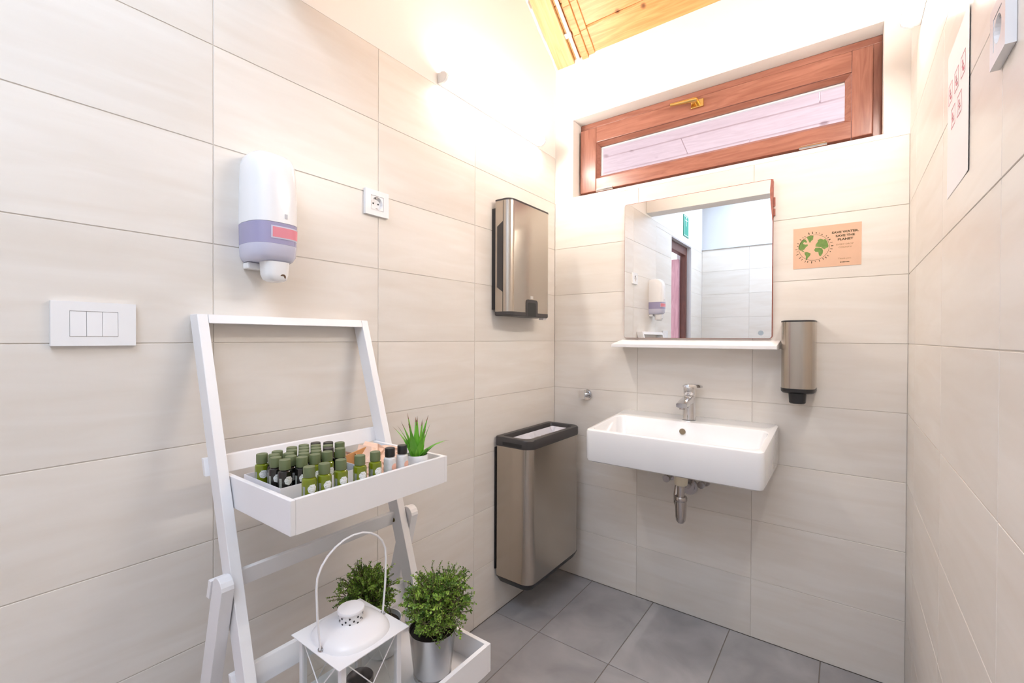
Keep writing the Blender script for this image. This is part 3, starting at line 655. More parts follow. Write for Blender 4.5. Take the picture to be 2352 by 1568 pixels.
# ------------------------------------------------------------------ sockets and switch
def socket(side, yc, zc, hw, hh, label):
    s = 1 if side == 'l' else -1; X0 = 0 if side == 'l' else ROOM_W
    X = lambda u: X0 + s*u
    def bxx(mb, u0, u1, a, b, c, d): return mb.box(min(X(u0), X(u1)), max(X(u0), X(u1)), a, b, c, d)
    t = thing('wall_socket', (X0, yc, zc), label, 'socket')
    fw, fh = hw*.52, hh*.54
    mb = MB()
    for q in ((yc-hw, yc+hw, zc+fh+.001, zc+hh), (yc-hw, yc+hw, zc-hh, zc-fh-.001), (yc-hw, yc-fw-.001, zc-fh-.001, zc+fh+.001), (yc+fw+.001, yc+hw, zc-fh-.001, zc+fh+.001)):
        bxx(mb, .0003, .011, *q)
    build('cover_plate', mb, 'white_plastic', t)
    ins = []
    r = min(fw, fh)*.93; sg = 24
    ring = [(yc + r*math.cos(2*math.pi*j/sg), zc + r*math.sin(2*math.pi*j/sg)) for j in range(sg)]
    sq = []
    for j in range(sg):
        c, d = math.cos(2*math.pi*j/sg), math.sin(2*math.pi*j/sg); k = 1/max(abs(c), abs(d)); sq.append((yc + fw*c*k, zc + fh*d*k))
    L = [[(X(.0105), a, b) for a, b in sq], [(X(.0105), a, b) for a, b in ring], [(X(.001), yc + (a-yc)*.94, zc + (b-zc)*.94) for a, b in ring]]
    iz = build('socket_well', MB().loops(L, False, True), 'white_plastic', t)
    pins = MB()
    for dy in (-.0095, .0095): pins.disc((X(.0012), yc + dy, zc), (0, 1, 0), (0, 0, 1), .0028, 10, .0004)
    build('pin_hole', pins, 'dark_hole', iz)
    clp = MB()
    for dzz in (r*.86, -r*.86): bxx(clp, .0012, .0085, yc-.003, yc+.003, zc+dzz-.0015, zc+dzz+.0015)
    build('earth_clip', clp, 'pipe_chrome', iz, kind='stuff')
    return t
socket('l', -1.133, 1.6475, .0452, .0405, 'white wall socket on the left wall, between the soap and paper towel dispensers')
socket('r', -1.172, 1.634, .0385, .0410, 'white wall socket high on the right wall, beside the paper notice')
swy, swz = -1.8197, 1.2372
sw = thing('light_switch', (0, swy, swz), 'white three-rocker light switch plate on the left wall', 'switch')
mb = MB()
for q in ((swy-.065, swy+.065, swz+.0255, swz+.044), (swy-.065, swy+.065, swz-.044, swz-.0255), (swy-.065, swy-.0385, swz-.0255, swz+.0255), (swy+.0355, swy+.065, swz-.0255, swz+.0255)): mb.box(.0003, .0105, *q)
build('cover_plate', mb, 'white_plastic', sw)
build('switch_frame', MB().box(.0003, .005, swy-.0384, swy+.0354, swz-.0254, swz+.0254), 'pipe_chrome', sw)
for i in range(3):
    ya = swy - .0379 + i*.0245
    build('rocker', MB().hexa([(.0051, ya, swz-.0248), (.0116, ya, swz-.0248), (.0116, ya+.0240, swz-.0248), (.0051, ya+.0240, swz-.0248)], [(.0051, ya, swz+.0248), (.0098, ya, swz+.0248), (.0098, ya+.0240, swz+.0248), (.0051, ya+.0240, swz+.0248)]), 'white_plastic', sw, bevel=.0006)

# ------------------------------------------------------------------ kraft card on the back wall
cX0, cX1, cZ0, cZ1 = 1.0720, 1.2812, 1.4825, 1.6370
kc = thing('notice_card', (1.1766, -.001, 1.56), 'brown kraft card about saving water with a green globe, on the back wall', 'sign')
build('card', MB().box(cX0, cX1, -.0012, -.0002, cZ0, cZ1), 'kraft', kc)
FY = -.00135
def flat(mb, pts): return mb.loops([[(a, FY, b) for a, b in pts], [(a, FY + .00012, b) for a, b in pts]])
gcx, gcz, gr = 1.1382, 1.5590, .0485
rg = MB(); sg = 48
ou = [(gcx + gr*math.cos(2*math.pi*j/sg), FY, gcz + gr*math.sin(2*math.pi*j/sg)) for j in range(sg)]
inn = [(gcx + (gr-.0011)*math.cos(2*math.pi*j/sg), FY, gcz + (gr-.0011)*math.sin(2*math.pi*j/sg)) for j in range(sg)]
rg.add(ou + inn, [(j, (j+1) % sg, sg + (j+1) % sg, sg + j) for j in range(sg)])
build('globe_outline', rg, 'ink_dark', kc)
def gpt(u, v): return (cX0 + (u-210)/1550*(cX1-cX0), None)
def card_uv(px, py):                       # reads the card's corner frame
    u = (px - 210)/1550.0; top = 465 - 200*u; bot = 1375 - 125*u
    return (cX0 + u*(cX1-cX0), cZ1 - (py - top)/(bot - top)*(cZ1-cZ0))
conts = [[(345,840),(380,760),(440,695),(500,690),(540,740),(520,770),(470,745),(445,790),(500,810),(555,800),(560,830),(510,870),(470,925),(400,930),(385,950),(335,900)],
         [(385,945),(430,935),(470,965),(480,980),(455,975)],
         [(480,985),(540,975),(630,1010),(610,1060),(560,1110),(540,1160),(510,1150),(515,1070),(485,1030)],
         [(530,640),(600,605),(690,600),(680,690),(640,720),(605,770),(575,720)],
         [(735,850),(745,800),(790,740),(790,700),(850,670),(930,690),(960,670),(1010,730),(1035,820),(1030,860),(985,875),(950,910),(900,890),(870,860),(790,855)],
         [(705,930),(740,875),(830,870),(890,890),(915,940),(905,1000),(860,1070),(820,1050),(805,970),(740,970)]]
for c in conts: build('continent', flat(MB(), [card_uv(*q) for q in c]), 'ink_green', kc)
dm = MB(); random.seed(5)
for i in range(30):
    a = 2*math.pi*i/30 + random.uniform(-.05, .05); h = random.uniform(.003, .0085); wd = random.uniform(.001, .0022)
    r0 = gr + random.uniform(.002, .005); c, s = math.cos(a), math.sin(a)
    q = [(gcx + c*r0 - s*wd, gcz + s*r0 + c*wd), (gcx + c*r0 + s*wd, gcz + s*r0 - c*wd), (gcx + c*(r0+h) + s*wd*.7, gcz + s*(r0+h) - c*wd*.7), (gcx + c*(r0+h) - s*wd*.7, gcz + s*(r0+h) + c*wd*.7)]
    flat(dm, q)
build('tiny_houses_and_trees', dm, 'ink_dark', kc, kind='stuff')
def text_part(name, body, size, origin, xdir, ydir, mat, parent, bold=0.0, width=None):
    cu = bpy.data.curves.new('tmp_text', 'FONT'); cu.body = body; cu.size = 1.0; cu.align_x = 'CENTER'; cu.align_y = 'CENTER'; cu.offset = bold; cu.resolution_u = 3
    ob = bpy.data.objects.new('tmp_text', cu); COL.objects.link(ob)
    dg = bpy.context.evaluated_depsgraph_get(); dg.update()
    me = bpy.data.meshes.new_from_object(ob.evaluated_get(dg)); bpy.data.objects.remove(ob); bpy.data.curves.remove(cu)
    xs = [v.co.x for v in me.vertices]; sx = size
    if width: sx = width/(max(xs) - min(xs))
    o, xd, yd = Vector(origin), Vector(xdir), Vector(ydir); off = wloc(parent)
    for v in me.vertices: v.co = o + xd*v.co.x*sx + yd*v.co.y*size - off
    me.name = name; me.materials.clear(); me.materials.append(M[mat])
    ob = bpy.data.objects.new(name, me); COL.objects.link(ob); ob.parent = parent; return ob
for body, px, py, sz, wd, mt, bd_ in (('SAVE WATER.', 1405, 500, .0100, .080, 'ink_dark', .045), ('SAVE THE', 1405, 585, .0100, .057, 'ink_dark', .045), ('PLANET', 1410, 668, .0100, .046, 'ink_dark', .045),
                                     ('EVERY DROP', 1400, 785, .0070, .051, 'ink_mid', .02), ('COUNTS!', 1405, 853, .0070, .038, 'ink_mid', .02), ('Thank you.', 1400, 1110, .0060, .040, 'ink_mid', .02)):
    a, b = card_uv(px, py); text_part('text_line', body, sz*1.05, (a, FY, b), (1, 0, 0), (0, 0, 1), mt, kc, bd_, wd)
bm_ = MB(); a, b = card_uv(1405, 1192); xx = a - .0145
for wd in (.0034, .0028, .0040, .0026, .0034, .0030, .0036): flat(bm_, [(xx, b-.0016), (xx+wd, b-.0016), (xx+wd, b+.0016), (xx, b+.0016)]); xx += wd + .0008
build('small_name_mark', bm_, 'ink_dark', kc)

# ------------------------------------------------------------------ paper notice on the right wall
pn = thing('paper_notice', (ROOM_W, -.82, 1.66), 'white paper notice with small red pictograms taped to the right wall', 'sign')
vs = []; n = 10
for j in range(2):
    for i in range(n + 1):
        yv = -.722 - .216*i/n; z = (1.812, 1.512)[j]; vs.append((ROOM_W - .0004 - .0012*max(0, (i-7)/3)**2, yv, z))
pm = MB().add(vs, [(i, i+1, n+2+i, n+1+i) for i in range(n)])
vb = [(v[0] - .0003, v[1], v[2]) for v in vs]; pm.add(vb, [(i, n+1+i, n+2+i, i+1) for i in range(n)])
build('sheet', pm, 'paper', pn, fix=False)
for r in range(2):
    for c in range(3 - r):
        y0 = -.735 - c*.063 - (.031 if r % 2 else 0); z0 = 1.700 - r*.060 + .045
        if y0 < -.885: continue
        pic = MB(); X = ROOM_W - .0012 - (.0008 if y0 < -.87 else 0); s = .040; t_ = .0014
        def seg(a, b, c_, d): pic.box(X - .0001, X, min(y0-a, y0-c_), max(y0-a, y0-c_), min(z0-b, z0-d), max(z0-b, z0-d))
        seg(0, 0, s, t_); seg(0, s, s, s-t_); seg(0, 0, t_, s); seg(s, 0, s-t_, s)
        seg(.012, .010, .018, .016); seg(.014, .017, .017, .030); seg(.009, .020, .027, .022); seg(.020, .027, .031, .033 - (r % 2)*.004)
        build('pictogram', pic, 'ink_red', pn)

# ------------------------------------------------------------------ ladder shelf
XF = lambda z: .0906 - .325*(z - .88)                    # front face of the leaning posts
XRL = lambda z: .171 + .277*(z - .637)                    # front face of the folding rear legs
FLZ = CAM.z*(1 - 1/KS)                                    # floor height in the measured frame
ld_ = thing('ladder_shelf', K((.2, -1.38, FLZ)), 'white painted folding ladder shelf with two trays against the left wall', 'shelf')
def post(y0, y1, z0, z1, d=.048):
    return MB().hexa([(XF(z0)-d, y0, z0), (XF(z0), y0, z0), (XF(z0), y1, z0), (XF(z0)-d, y1, z0)], [(XF(z1)-d, y0, z1), (XF(z1), y0, z1), (XF(z1), y1, z1), (XF(z1)-d, y1, z1)])
ZT = 1.268
for ya, yb_ in ((-1.6255, -1.602), (-1.160, -1.1365)):
    build('post', post(ya, yb_, FLZ, ZT).xf(K), 'white_paint', ld_, bevel=.0018)
build('top_bar', post(-1.6015, -1.1605, ZT-.022, ZT).xf(K), 'white_paint', ld_, bevel=.0015)
def rail(z0, z1, y0, y1, th=.013):
    f = lambda z: XF(z) - .0485
    return MB().hexa([(f(z0)-th, y0, z0), (f(z0), y0, z0), (f(z0), y1, z0), (f(z0)-th, y1, z0)], [(f(z1)-th, y0, z1), (f(z1), y0, z1), (f(z1), y1, z1), (f(z1)-th, y1, z1)])
build('back_rail', rail(.886, .926, -1.634, -1.130).xf(K), 'white_paint', ld_, bevel=.0015)
build('back_rail', rail(.432, .478, -1.634, -1.130).xf(K), 'white_paint', ld_, bevel=.0015)
# rear legs with rounded heads
def rleg(y0, y1):
    d = .048; zt_ = .670; prof = [(XRL(FLZ), FLZ), (XRL(zt_), zt_)]
    cx_ = XRL(zt_) - d/2; 
    prof += [(cx_ + d/2*math.cos(math.radians(a)), zt_ + .024*math.sin(math.radians(a))) for a in (20, 45, 70, 90, 110, 135, 160)]
    prof += [(XRL(zt_)-d, zt_), (XRL(FLZ)-d, FLZ)]
    return MB().loops([[(x, y0, z) for x, z in prof], [(x, y1, z) for x, z in prof]])
for ya, yb_ in ((-1.6545, -1.6285), (-1.1335, -1.1075)): build('rear_leg', rleg(ya, yb_).xf(K), 'white_paint', ld_, bevel=.0016)
f = lambda z: XRL(z) - .0485
build('cross_bar', MB().hexa([(f(.640)-.014, -1.658, .640), (f(.640), -1.658, .640), (f(.640), -1.104, .640), (f(.640)-.014, -1.104, .640)], [(f(.682)-.014, -1.658, .682), (f(.682), -1.658, .682), (f(.682), -1.104, .682), (f(.682)-.014, -1.104, .682)]).xf(K), 'white_paint', ld_, bevel=.0015)
sc = MB()
p = Vector((.128, -1.1602, .655)); sc.disc(p, (1,0,0), (0,0,1), .0065, 14, .0015)
build('screw', sc.xf(K), simple('old_brass_screw', (.18, .14, .06), .4, metal=1), ld_)
def tray(xb, xf, y0, y1, zb_, zt_, th=.011):
    t = build('tray', MB().box(xb, xf-.0005, y0+.0005, y1-.0005, zb_+.004, zb_+.010).xf(K), 'white_paint', ld_)
    build('tray_side', MB().box(xb, xf, y0, y0+th, zb_, zt_).xf(K), 'white_paint', t, bevel=.0014)
    build('tray_side', MB().box(xb, xf, y1-th, y1, zb_, zt_).xf(K), 'white_paint', t, bevel=.0014)
    build('tray_front', MB().box(xf-th, xf, y0+th+.0002, y1-th-.0002, zb_, zt_).xf(K), 'white_paint', t)
    return t
tray(.045, .3575, -1.5995, -1.1625, .817, .888)
tray(.196, .514, -1.5995, -1.1625, .362, .433)
UF, LF = .8272, .3722                                      # tray floor heights (measured frame)

# ------------------------------------------------------------------ toiletry bottles
def bottle_proto(bodymat, capmat, white=False):
    s = KS; r = .0150*s; h = .0885*s
    me = {}
    b = MB().lathe([(r*.86, 0), (r*.97, .0015), (r, .004), (r, h*.93), (r*.94, h*.975), (r*.72, h), (r*.70, h+.0015)], (0,0,0), 36)
    me['body'] = b; rc = .0122*s
    me['cap'] = MB().lathe([(rc, h+.0016), (rc, h+.0016+.0195*s), (rc*.94, h+.0016+.0210*s)], (0,0,0), 20)
    # round print and side print wrapped on the body; facing +X
    R = r + .0003; em = MB(); n = 18; rr = (.0094 if not white else .0085)*s; zc = h*(.755 if not white else .74)
    vs = [(R, 0, zc)]; nr = 4
    for k in range(1, nr + 1):
        for j in range(n):
            q = (1 + (.06*math.sin(7*2*math.pi*j/n) if not white else 0))*k/nr; a = rr*math.cos(2*math.pi*j/n)*q/R
            vs.append((R*math.cos(a), R*math.sin(a), zc + rr*math.sin(2*math.pi*j/n)*q))
    em.add(vs, [(0, 1+j, 1+(j+1) % n) for j in range(n)] + [(1+k*n+j, 1+k*n+(j+1) % n, 1+(k-1)*n+(j+1) % n, 1+(k-1)*n+j) for k in range(1, nr) for j in range(n)]); me['emblem'] = em
    st = MB(); a0 = -1.35; a1 = -.95
    st.add([(R*math.cos(a), R*math.sin(a), z) for z in (h*.25, h*.82) for a in (a0, (a0+a1)/2, a1)], [(0,1,4,3), (1,2,5,4)]); me['side_print'] = st
    return me
def mk_mesh(name, mb, mat, smooth=True):
    x = build(name, mb, mat, smooth=smooth); me = x.data; bpy.data.objects.remove(x); return me
protos = {}
for key, bm_name, cap, wh in (('green', 'bottle_green', 'cap_olive', False), ('dark', 'bottle_dark', 'cap_olive', False), ('darkcap', 'bottle_dark', 'cap_dark', False), ('white', 'bottle_white', 'black_plastic', True)):
    mbs = bottle_proto(bm_name, cap, wh)
    protos[key] = {'body': mk_mesh('body', mbs['body'], bm_name), 'cap': mk_mesh('cap', mbs['cap'], cap), 'emblem': mk_mesh('emblem', mbs['emblem'], 'peach' if wh else 'emblem', False)}
    if not wh: protos[key]['side_print'] = mk_mesh('side_print', mbs['side_print'], 'strip', False)
def put_bottle(key, x, y, z, rot, label, group):
    t = thing('toiletry_bottle', K((x, y, z)), label, 'bottle', group); t.rotation_euler = (0, 0, rot)
    for nm, me in protos[key].items():
        c = bpy.data.objects.new(nm, me); COL.objects.link(c); c.parent = t
    return t
ordn = ['first', 'second', 'third', 'fourth', 'fifth', 'sixth', 'seventh', 'eighth', 'ninth', 'tenth', 'eleventh']
front = [('green', .324, -1.5416), ('green', .3265, -1.5085), ('green', .328, -1.4694), ('green', .330, -1.4215), ('green', .330, -1.3790), ('white', .327, -1.3330), ('white', .330, -1.2965)]
for i, (kk, x, y) in enumerate(front):
    if kk == 'green': lb_ = 'green bottle with olive cap and white emblem, %s from the left in the front row' % ordn[i]
    else: lb_ = 'white bottle with black cap and peach dot, %s' % ('beside the green bottles' if i == 5 else 'beside the succulent pot')
    put_bottle(kk, x, y, UF, (-.05 if kk == 'green' else .22) + random.uniform(-.08, .08) - .02*i, lb_, 'bottles along the front of the upper tray')
boxb = [(.1493,-1.5542,'green'),(.1499,-1.5224,'dark'),(.1727,-1.5412,'dark'),(.1996,-1.5505,'dark'),(.2356,-1.5467,'dark'),(.1457,-1.4835,'dark'),(.1667,-1.4972,'dark'),(.1868,-1.5143,'dark'),(.2160,-1.5240,'dark'),
        (.2431,-1.5161,'dark'),(.1400,-1.4533,'dark'),(.1671,-1.4661,'green'),(.1901,-1.4804,'dark'),(.2153,-1.4927,'dark'),(.2463,-1.4852,'green'),(.1416,-1.4201,'darkcap'),(.1659,-1.4347,'dark'),(.1913,-1.4487,'green'),
        (.2171,-1.4624,'dark'),(.2451,-1.4539,'green'),(.1610,-1.3962,'darkcap'),(.1904,-1.4177,'dark'),(.2135,-1.4307,'darkcap'),(.1832,-1.3823,'green'),(.2416,-1.4174,'dark')]
P2 = [Vector((x, y)) for x, y, _ in boxb]; D = .0308
for it in range(400):
    for i in range(len(P2)):
        for j in range(i):
            d = P2[i] - P2[j]; l = d.length
            if l < D: c = d/l*(D - l)*.5; P2[i] += c; P2[j] -= c
        P2[i].x = min(.2475, P2[i].x)
order = sorted(range(len(P2)), key=lambda i: P2[i].y)
rowdepth = lambda x: 'front' if x > .225 else ('second' if x > .196 else ('third' if x > .168 else 'rear'))
cnt = {}; seen = {}
for i in order:
    r = rowdepth(P2[i].x); cnt[r] = cnt.get(r, 0) + 1; kk = boxb[i][2]
    desc = {'green': 'green bottle with olive cap', 'dark': 'dark bottle with olive cap', 'darkcap': 'dark bottle with black cap'}[kk]
    put_bottle(kk, P2[i].x, P2[i].y, UF + .0025, -.15 + random.uniform(-.45, .45), '%s in the white carton, %s row, %s from the left' % (desc, r, ordn[cnt[r]-1]), 'bottles in the white carton')
xs = [p.x for p in P2]; ys_ = [p.y for p in P2]
qx0, qx1, qy0, qy1 = min(xs)-.045, max(xs)+.0165, min(ys_)-.0165, max(ys_)+.0165
ct = thing('carton_tray', K(((qx0+qx1)/2, (qy0+qy1)/2, UF)), 'low white carton holding the dark bottles on the upper tray', 'box')
th = .0012; ztp = .887
build('carton_base', MB().box(qx0+th, qx1-th, qy0+th, qy1-th, UF, UF+.0015).xf(K), 'carton', ct)
for q in ((qx0, qx1, qy0, qy0+th), (qx0, qx1, qy1-th, qy1), (qx0, qx0+th, qy0+th, qy1-th), (qx1-th, qx1, qy0+th, qy1-th)):
    build('carton_side', MB().box(*q, UF, ztp).xf(K), 'carton', ct)
# crumpled wrapping paper and brown card behind the bottles
random.seed(21)
wp = MB(); nu, nv = 12, 9; vs = []
for i in range(nu):
    for j in range(nv):
        u = i/(nu-1); v = j/(nv-1)
        yv = -1.322 + u*.145; zz = UF + .004 + .082*v*(1 - .40*abs(u-.45)*1.5) ; x = .226 - .045*v + random.uniform(-.010, .010)
        vs.append((x + .02*math.sin(u*9), yv + random.uniform(-.004, .004), zz + (random.uniform(-.012, .008) if v == 1 else 0)))
wp.add(vs, [(i*nv+j, (i+1)*nv+j, (i+1)*nv+j+1, i*nv+j+1) for i in range(nu-1) for j in range(nv-1)])
vs2 = [(x - .060, y_ , UF + .004 + (z - UF - .004)*.98) for x, y_, z in vs]; nb = len(wp.v)
wp.add(vs2, [(i*nv+j, i*nv+j+1, (i+1)*nv+j+1, (i+1)*nv+j) for i in range(nu-1) for j in range(nv-1)])
wp.f += [(i*nv+nv-1, (i+1)*nv+nv-1, nb+(i+1)*nv+nv-1, nb+i*nv+nv-1) for i in range(nu-1)]
tag(build('paper_bag', wp.xf(K), 'peach_paper'), 'crumpled peach paper bag behind the bottles on the upper tray', 'bag')
tag(build('folded_card', MB().hexa([(.178, -1.358, UF+.0005), (.182, -1.358, UF+.0005), (.176, -1.285, UF+.0005), (.172, -1.285, UF+.0005)], [(.168, -1.358, .897), (.172, -1.358, .897), (.166, -1.285, .908), (.162, -1.285, .908)]).xf(K), 'brown_card'), 'brown card standing between the olive-capped bottles and the peach paper bag', 'card')

# ------------------------------------------------------------------ succulent in a white pot
ax, ay = .312, -1.232
al = thing('potted_succulent', K((ax, ay, UF)), 'small spiky green succulent in a white pot at the tray end', 'plant')
build('pot', MB().lathe([(.0255, UF), (.0275, UF+.002), (.0305, .898), (.0300, .9005), (.0280, .9000), (.0270, .888)], (ax, ay, 0), 32).xf(K), 'white_plastic', al, smooth=True)
build('soil', MB().disc((ax, ay, .889), (1,0,0), (0,1,0), .0269, 24).xf(K), 'soil', al)
random.seed(4)
specs = []
for i in range(6): specs.append((i*60 + 15, random.uniform(4, 14), random.uniform(.10, .128)))
for i in range(7): specs.append((i*51 + 40, random.uniform(18, 32), random.uniform(.095, .118)))
specs += [(40, 66, .085), (62, 74, .098), (15, 60, .075), (215, 40, .105), (235, 30, .10)]
for az, tilt, ln_ in specs:
    a = math.radians(az); ou = Vector((math.cos(a), math.sin(a), 0)); sd_ = Vector((-ou.y, ou.x, 0)); L = []; n = 7
    base = Vector((ax, ay, .889)) + ou*.006
    pos = base.copy()
    for i in range(n + 1):
        t = i/n; tl_ = math.radians(tilt*(.45 + .75*t)); d = ou*math.sin(tl_) + Vector((0,0,1))*math.cos(tl_)
        if i: pos = pos + d*(ln_/n)
        wd = .0105*(1 - t**1.6)*(.75 + .5*math.sin(math.pi*min(1, t*1.4 + .2))) + .0002; nn = d.cross(sd_)
        L.append([pos + sd_*wd - nn*wd*.25, pos - nn*wd*.1 + nn*wd*.55*(1-t), pos - sd_*wd - nn*wd*.25, pos - nn*wd*.5])
    lf_ = build('leaf', MB().loops(L[:-1]).xf(K), 'leaf_aloe', al, smooth=True)
    build('leaf_tip', MB().loops([L[-2], L[-1]]).xf(K), 'leaf_tip', lf_)

# ------------------------------------------------------------------ lantern
lx0, lx1, ly0, ly1, lz = .249, .434, -1.541, -1.363, .550
ln2 = thing('lantern', K(((lx0+lx1)/2, (ly0+ly1)/2, LF)), 'white metal lantern with glass sides and wire handle on the lower tray', 'lantern')
build('roof_plate', MB().box(lx0, lx1, ly0, ly1, lz-.0022, lz).xf(K), 'white_paint', ln2, bevel=.0006)
lcx, lcy = (lx0+lx1)/2, (ly0+ly1)/2
dome = MB(); L = []
for i in range(9):
    t = math.pi/2*i/8; k_ = math.cos(t)
    L.append([(lcx + (.0790*k_ + .002)*math.copysign(abs(math.cos(a))**.8, math.cos(a)), lcy + (.0760*k_ + .002)*math.copysign(abs(math.sin(a))**.8, math.sin(a)), lz + .0265*math.sin(t)) for a in [2*math.pi*j/32 for j in range(32)]])
build('dome', MB().loops(L).xf(K), 'white_paint', ln2, smooth=True)
ch = build('chimney', MB().lathe([(.0240, lz+.018), (.0245, lz+.021), (.0265, lz+.045), (.0295, lz+.0465), (.0300, lz+.0490), (.0285, lz+.0525), (.012, lz+.0545)], (lcx, lcy, 0), 28).xf(K), 'white_paint', ln2, smooth=True)
hl = MB()
for row, zz, ph in ((0, lz+.040, 0), (1, lz+.033, .5), (2, lz+.0265, 0)):
    for j in range(9):
        a = 2*math.pi*(j + ph)/9; r = .0246 + (zz - lz - .024)*.077 + .0004; c = Vector((lcx + r*math.cos(a), lcy + r*math.sin(a), zz))
        hl.disc(c, (-math.sin(a), math.cos(a), 0), (0, 0, 1), .0023, 8, .0003)
build('vent_hole', hl.xf(K), 'dark_hole', ch, kind='stuff')
# arched wire handle
hy0, hy1 = lcy - .079, lcy + .081; hz = lz + .002
pts = [(lcx+.008, hy0, hz), (lcx+.008, hy0-.007, hz+.070), (lcx+.008, hy0-.009, hz+.130)]
for i in range(1, 12):
    a = math.pi*(1 - i/12); pts.append((lcx+.008, lcy + .001 + .090*math.cos(a), hz + .134 + .082*math.sin(a)))
pts += [(lcx+.008, hy1+.009, hz+.130), (lcx+.008, hy1+.007, hz+.070), (lcx+.008, hy1, hz)]
build('handle', MB().tube(pts, .0024, 8).xf(K), 'white_paint', ln2, smooth=True)
ey = MB()
for yv in (hy0, hy1): ey.tube([(lcx+.008 + .006*math.cos(a), yv + .003*math.sin(a), lz + .003 + .003*math.sin(a)) for a in [2*math.pi*i/10 for i in range(11)]], .0014, 6)
build('handle_eye', ey.xf(K), 'pipe_chrome', ln2)
e0, e1, f0, f1 = lx0+.012, lx1-.012, ly0+.012, ly1-.012; zb0, zb1 = LF+.0005, lz-.0025
pw = .012
for xa, ya in ((e0, f0), (e1-pw, f0), (e0, f1-pw), (e1-pw, f1-pw)):
    build('corner_post', MB().box(xa, xa+pw, ya, ya+pw, zb0+.009, zb1).xf(K), 'white_paint', ln2, bevel=.0008)
build('base_plate', MB().box(e0-.004, e1+.004, f0-.004, f1+.004, zb0, zb0+.0085).xf(K), 'white_paint', ln2, bevel=.001)
for q in ((e0+.004, e0+.0055, f0+pw, f1-pw), (e1-.0055, e1-.004, f0+pw, f1-pw), (e0+pw, e1-pw, f0+.004, f0+.0055), (e0+pw, e1-pw, f1-.0055, f1-.004)):
    build('glass_pane', MB().box(*q, zb0+.009, zb1).xf(K), 'pane_glass', ln2)
wires = []
za, zz_ = zb0+.012, zb1-.003
for xx_ in (e0+.001, e1-.001): wires += [[((xx_), f0+pw, za), ((xx_), f1-pw, zz_)], [((xx_), f0+pw, zz_), ((xx_), f1-pw, za)]]
for yy_ in (f0+.001, f1-.001): wires += [[(e0+pw, yy_, za), (e1-pw, yy_, zz_)], [(e0+pw, yy_, zz_), (e1-pw, yy_, za)]]
for a, b in wires: build('wire', MB().cylinder(a, b, .0013, 6).xf(K), 'white_paint', ln2)
cu_ = thing('candle_cup', K((lcx, lcy, LF)), 'dark open candle cup standing inside the white lantern', 'candle holder')
build('cup', MB().lathe([(.026, zb0+.009), (.029, zb0+.011), (.030, zb0+.068), (.0285, zb0+.070), (.027, zb0+.066), (.026, zb0+.018)], (lcx+.012, lcy+.015, 0), 28).xf(K), simple('smoked_glass', (.16, .13, .12), .25), cu_, smooth=True)

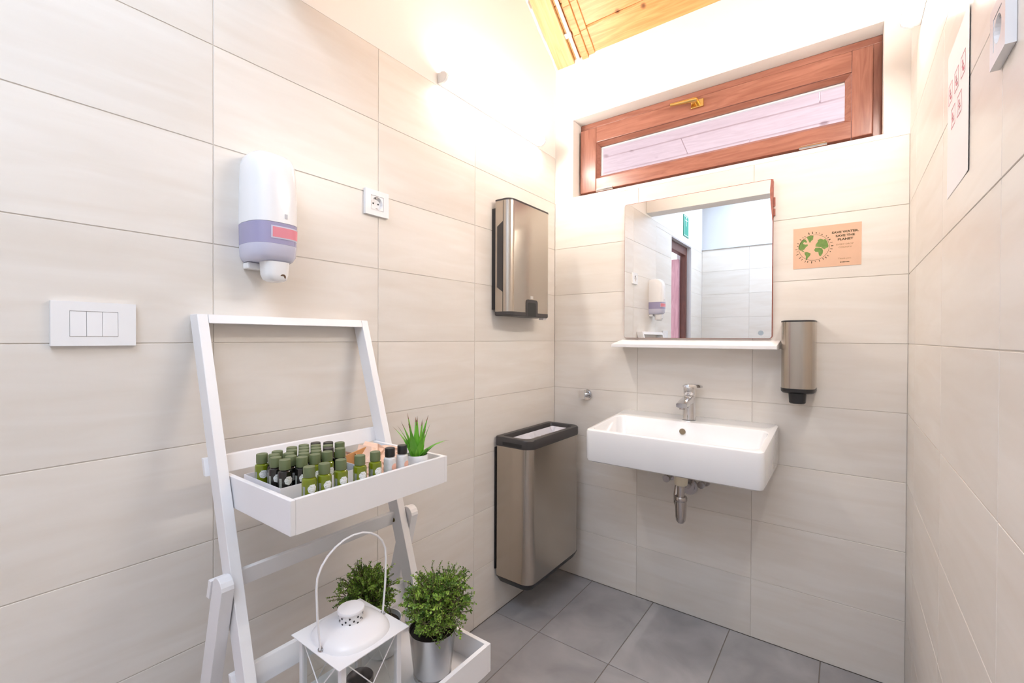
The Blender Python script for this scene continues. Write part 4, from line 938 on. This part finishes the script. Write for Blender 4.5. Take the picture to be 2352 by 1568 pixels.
# ------------------------------------------------------------------ small-leaved plants
def plant(name, px, py, zrim, rad_top, potmat, pot_prof, fc, fr, label, seed, nl, nspr):
    ph_ = [random.Random(seed + 50).uniform(0, 6.28) for _ in range(4)]
    rnd = random.Random(seed)
    t = thing(name, K((px, py, LF)), label, 'plant')
    build('pot', MB().lathe(pot_prof, (px, py, 0), 36).xf(K), potmat, t, smooth=True)
    build('soil', MB().disc((px, py, zrim-.012), (1,0,0), (0,1,0), rad_top*.93, 24).xf(K), 'soil', t)
    fol = MB(); st = MB(); base = Vector((px, py, zrim-.012)); fcv = Vector(fc)
    def leafpair(p, d, s):
        side = d.cross(Vector((rnd.uniform(-1,1), rnd.uniform(-1,1), rnd.uniform(-1,1)))).normalized(); nn = d.cross(side).normalized()
        for sg_ in (1, -1):
            tip = p + (side*sg_*.9 + d*.55).normalized()*s; w_ = (nn*.9 + d*.2).normalized()*s*.40; mid = p + (tip - p)*.55; up_ = (d*.5 - side*sg_*.2)*s*.12
            fol.add([p, mid + w_ + up_, tip, mid - w_ + up_], [(0, 1, 2), (0, 2, 3)])
    def twig(p0, p1, nleaf, s, bow):
        mid = (p0 + p1)*.5 + Vector((rnd.uniform(-1,1), rnd.uniform(-1,1), rnd.uniform(.0,1)))*bow
        pts_ = []
        for i in range(6):
            u = i/5; pts_.append(p0*(1-u)**2 + mid*2*u*(1-u) + p1*u*u)
        st.tube(pts_, [.0011, .001, .0009, .0008, .0007, .0005], 4)
        for k in range(nleaf):
            u = .35 + .65*(k + rnd.random()*.6)/nleaf; u = min(u, 1.0)
            q = p0*(1-u)**2 + mid*2*u*(1-u) + p1*u*u; dd_ = ((mid - p0)*(1-u) + (p1 - mid)*u).normalized(); leafpair(q, dd_, s*rnd.uniform(.7, 1.25))
    for i in range(nl):
        v = Vector((rnd.gauss(0,1), rnd.gauss(0,1), rnd.gauss(.1,1))).normalized()
        r0 = rnd.uniform(.25, .80)
        E_ = lambda w_, r_: fcv + Vector((w_.x*fr[0], w_.y*fr[1], w_.z*fr[2]))*r_*(1 + .13*math.sin(3.1*w_.x + ph_[0] + 2.3*w_.z) + .11*math.sin(4.3*w_.y - 3.7*w_.z + ph_[1]) + .07*math.sin(9*w_.x + 8*w_.y + ph_[2]))
        j = (v + Vector((rnd.gauss(0,.45), rnd.gauss(0,.45), rnd.gauss(.15,.45)))).normalized()
        twig(E_(v, r0), E_(j, min(1.06, r0 + rnd.uniform(.15, .38))), 7, .0068, .009)
    for i in range(14):
        v = Vector((rnd.gauss(0,1), rnd.gauss(0,1), rnd.uniform(.2,1))).normalized()
        twig(base + Vector((rnd.uniform(-.5,.5)*rad_top, rnd.uniform(-.5,.5)*rad_top, 0)), fcv + Vector((v.x*fr[0], v.y*fr[1], v.z*fr[2]))*.6, 5, .0055, .01)
    for i in range(nspr):
        a = rnd.uniform(0, 2*math.pi); el = rnd.uniform(.0, 1.3)
        v = Vector((math.cos(a)*math.cos(el), math.sin(a)*math.cos(el), math.sin(el)))
        q = fcv + Vector((v.x*fr[0], v.y*fr[1], v.z*fr[2]))*rnd.uniform(1.05, 1.38)
        twig(fcv + (q - fcv)*.55, q, 8, .0052, .012)
    build('foliage', fol.xf(K), 'leaf', t, kind='stuff', fix=False)
    build('stems', st.xf(K), 'stem', t, kind='stuff', fix=False)
    return t
zr = .490
plant('potted_plant', .412, -1.268, zr, .058, 'zinc', [(.044, LF+.0004), (.0465, LF+.002), (.0472, LF+.010), (.0458, LF+.012), (.0468, LF+.014), (.0575, zr-.002), (.0585, zr), (.0565, zr-.001), (.0545, zr-.016)],
      (.418, -1.256, .545), (.085, .088, .070), 'bushy green plant in a galvanised metal pot on the lower tray', 5, 620, 64)
plant('potted_plant', .244, -1.290, zr-.03, .048, 'white_plastic', [(.036, LF+.0004), (.039, LF+.003), (.049, zr-.032), (.050, zr-.030), (.048, zr-.031), (.046, zr-.045)],
      (.210, -1.314, .522), (.064, .080, .070), 'bushy green plant in a white pot behind the lantern', 9, 460, 56)
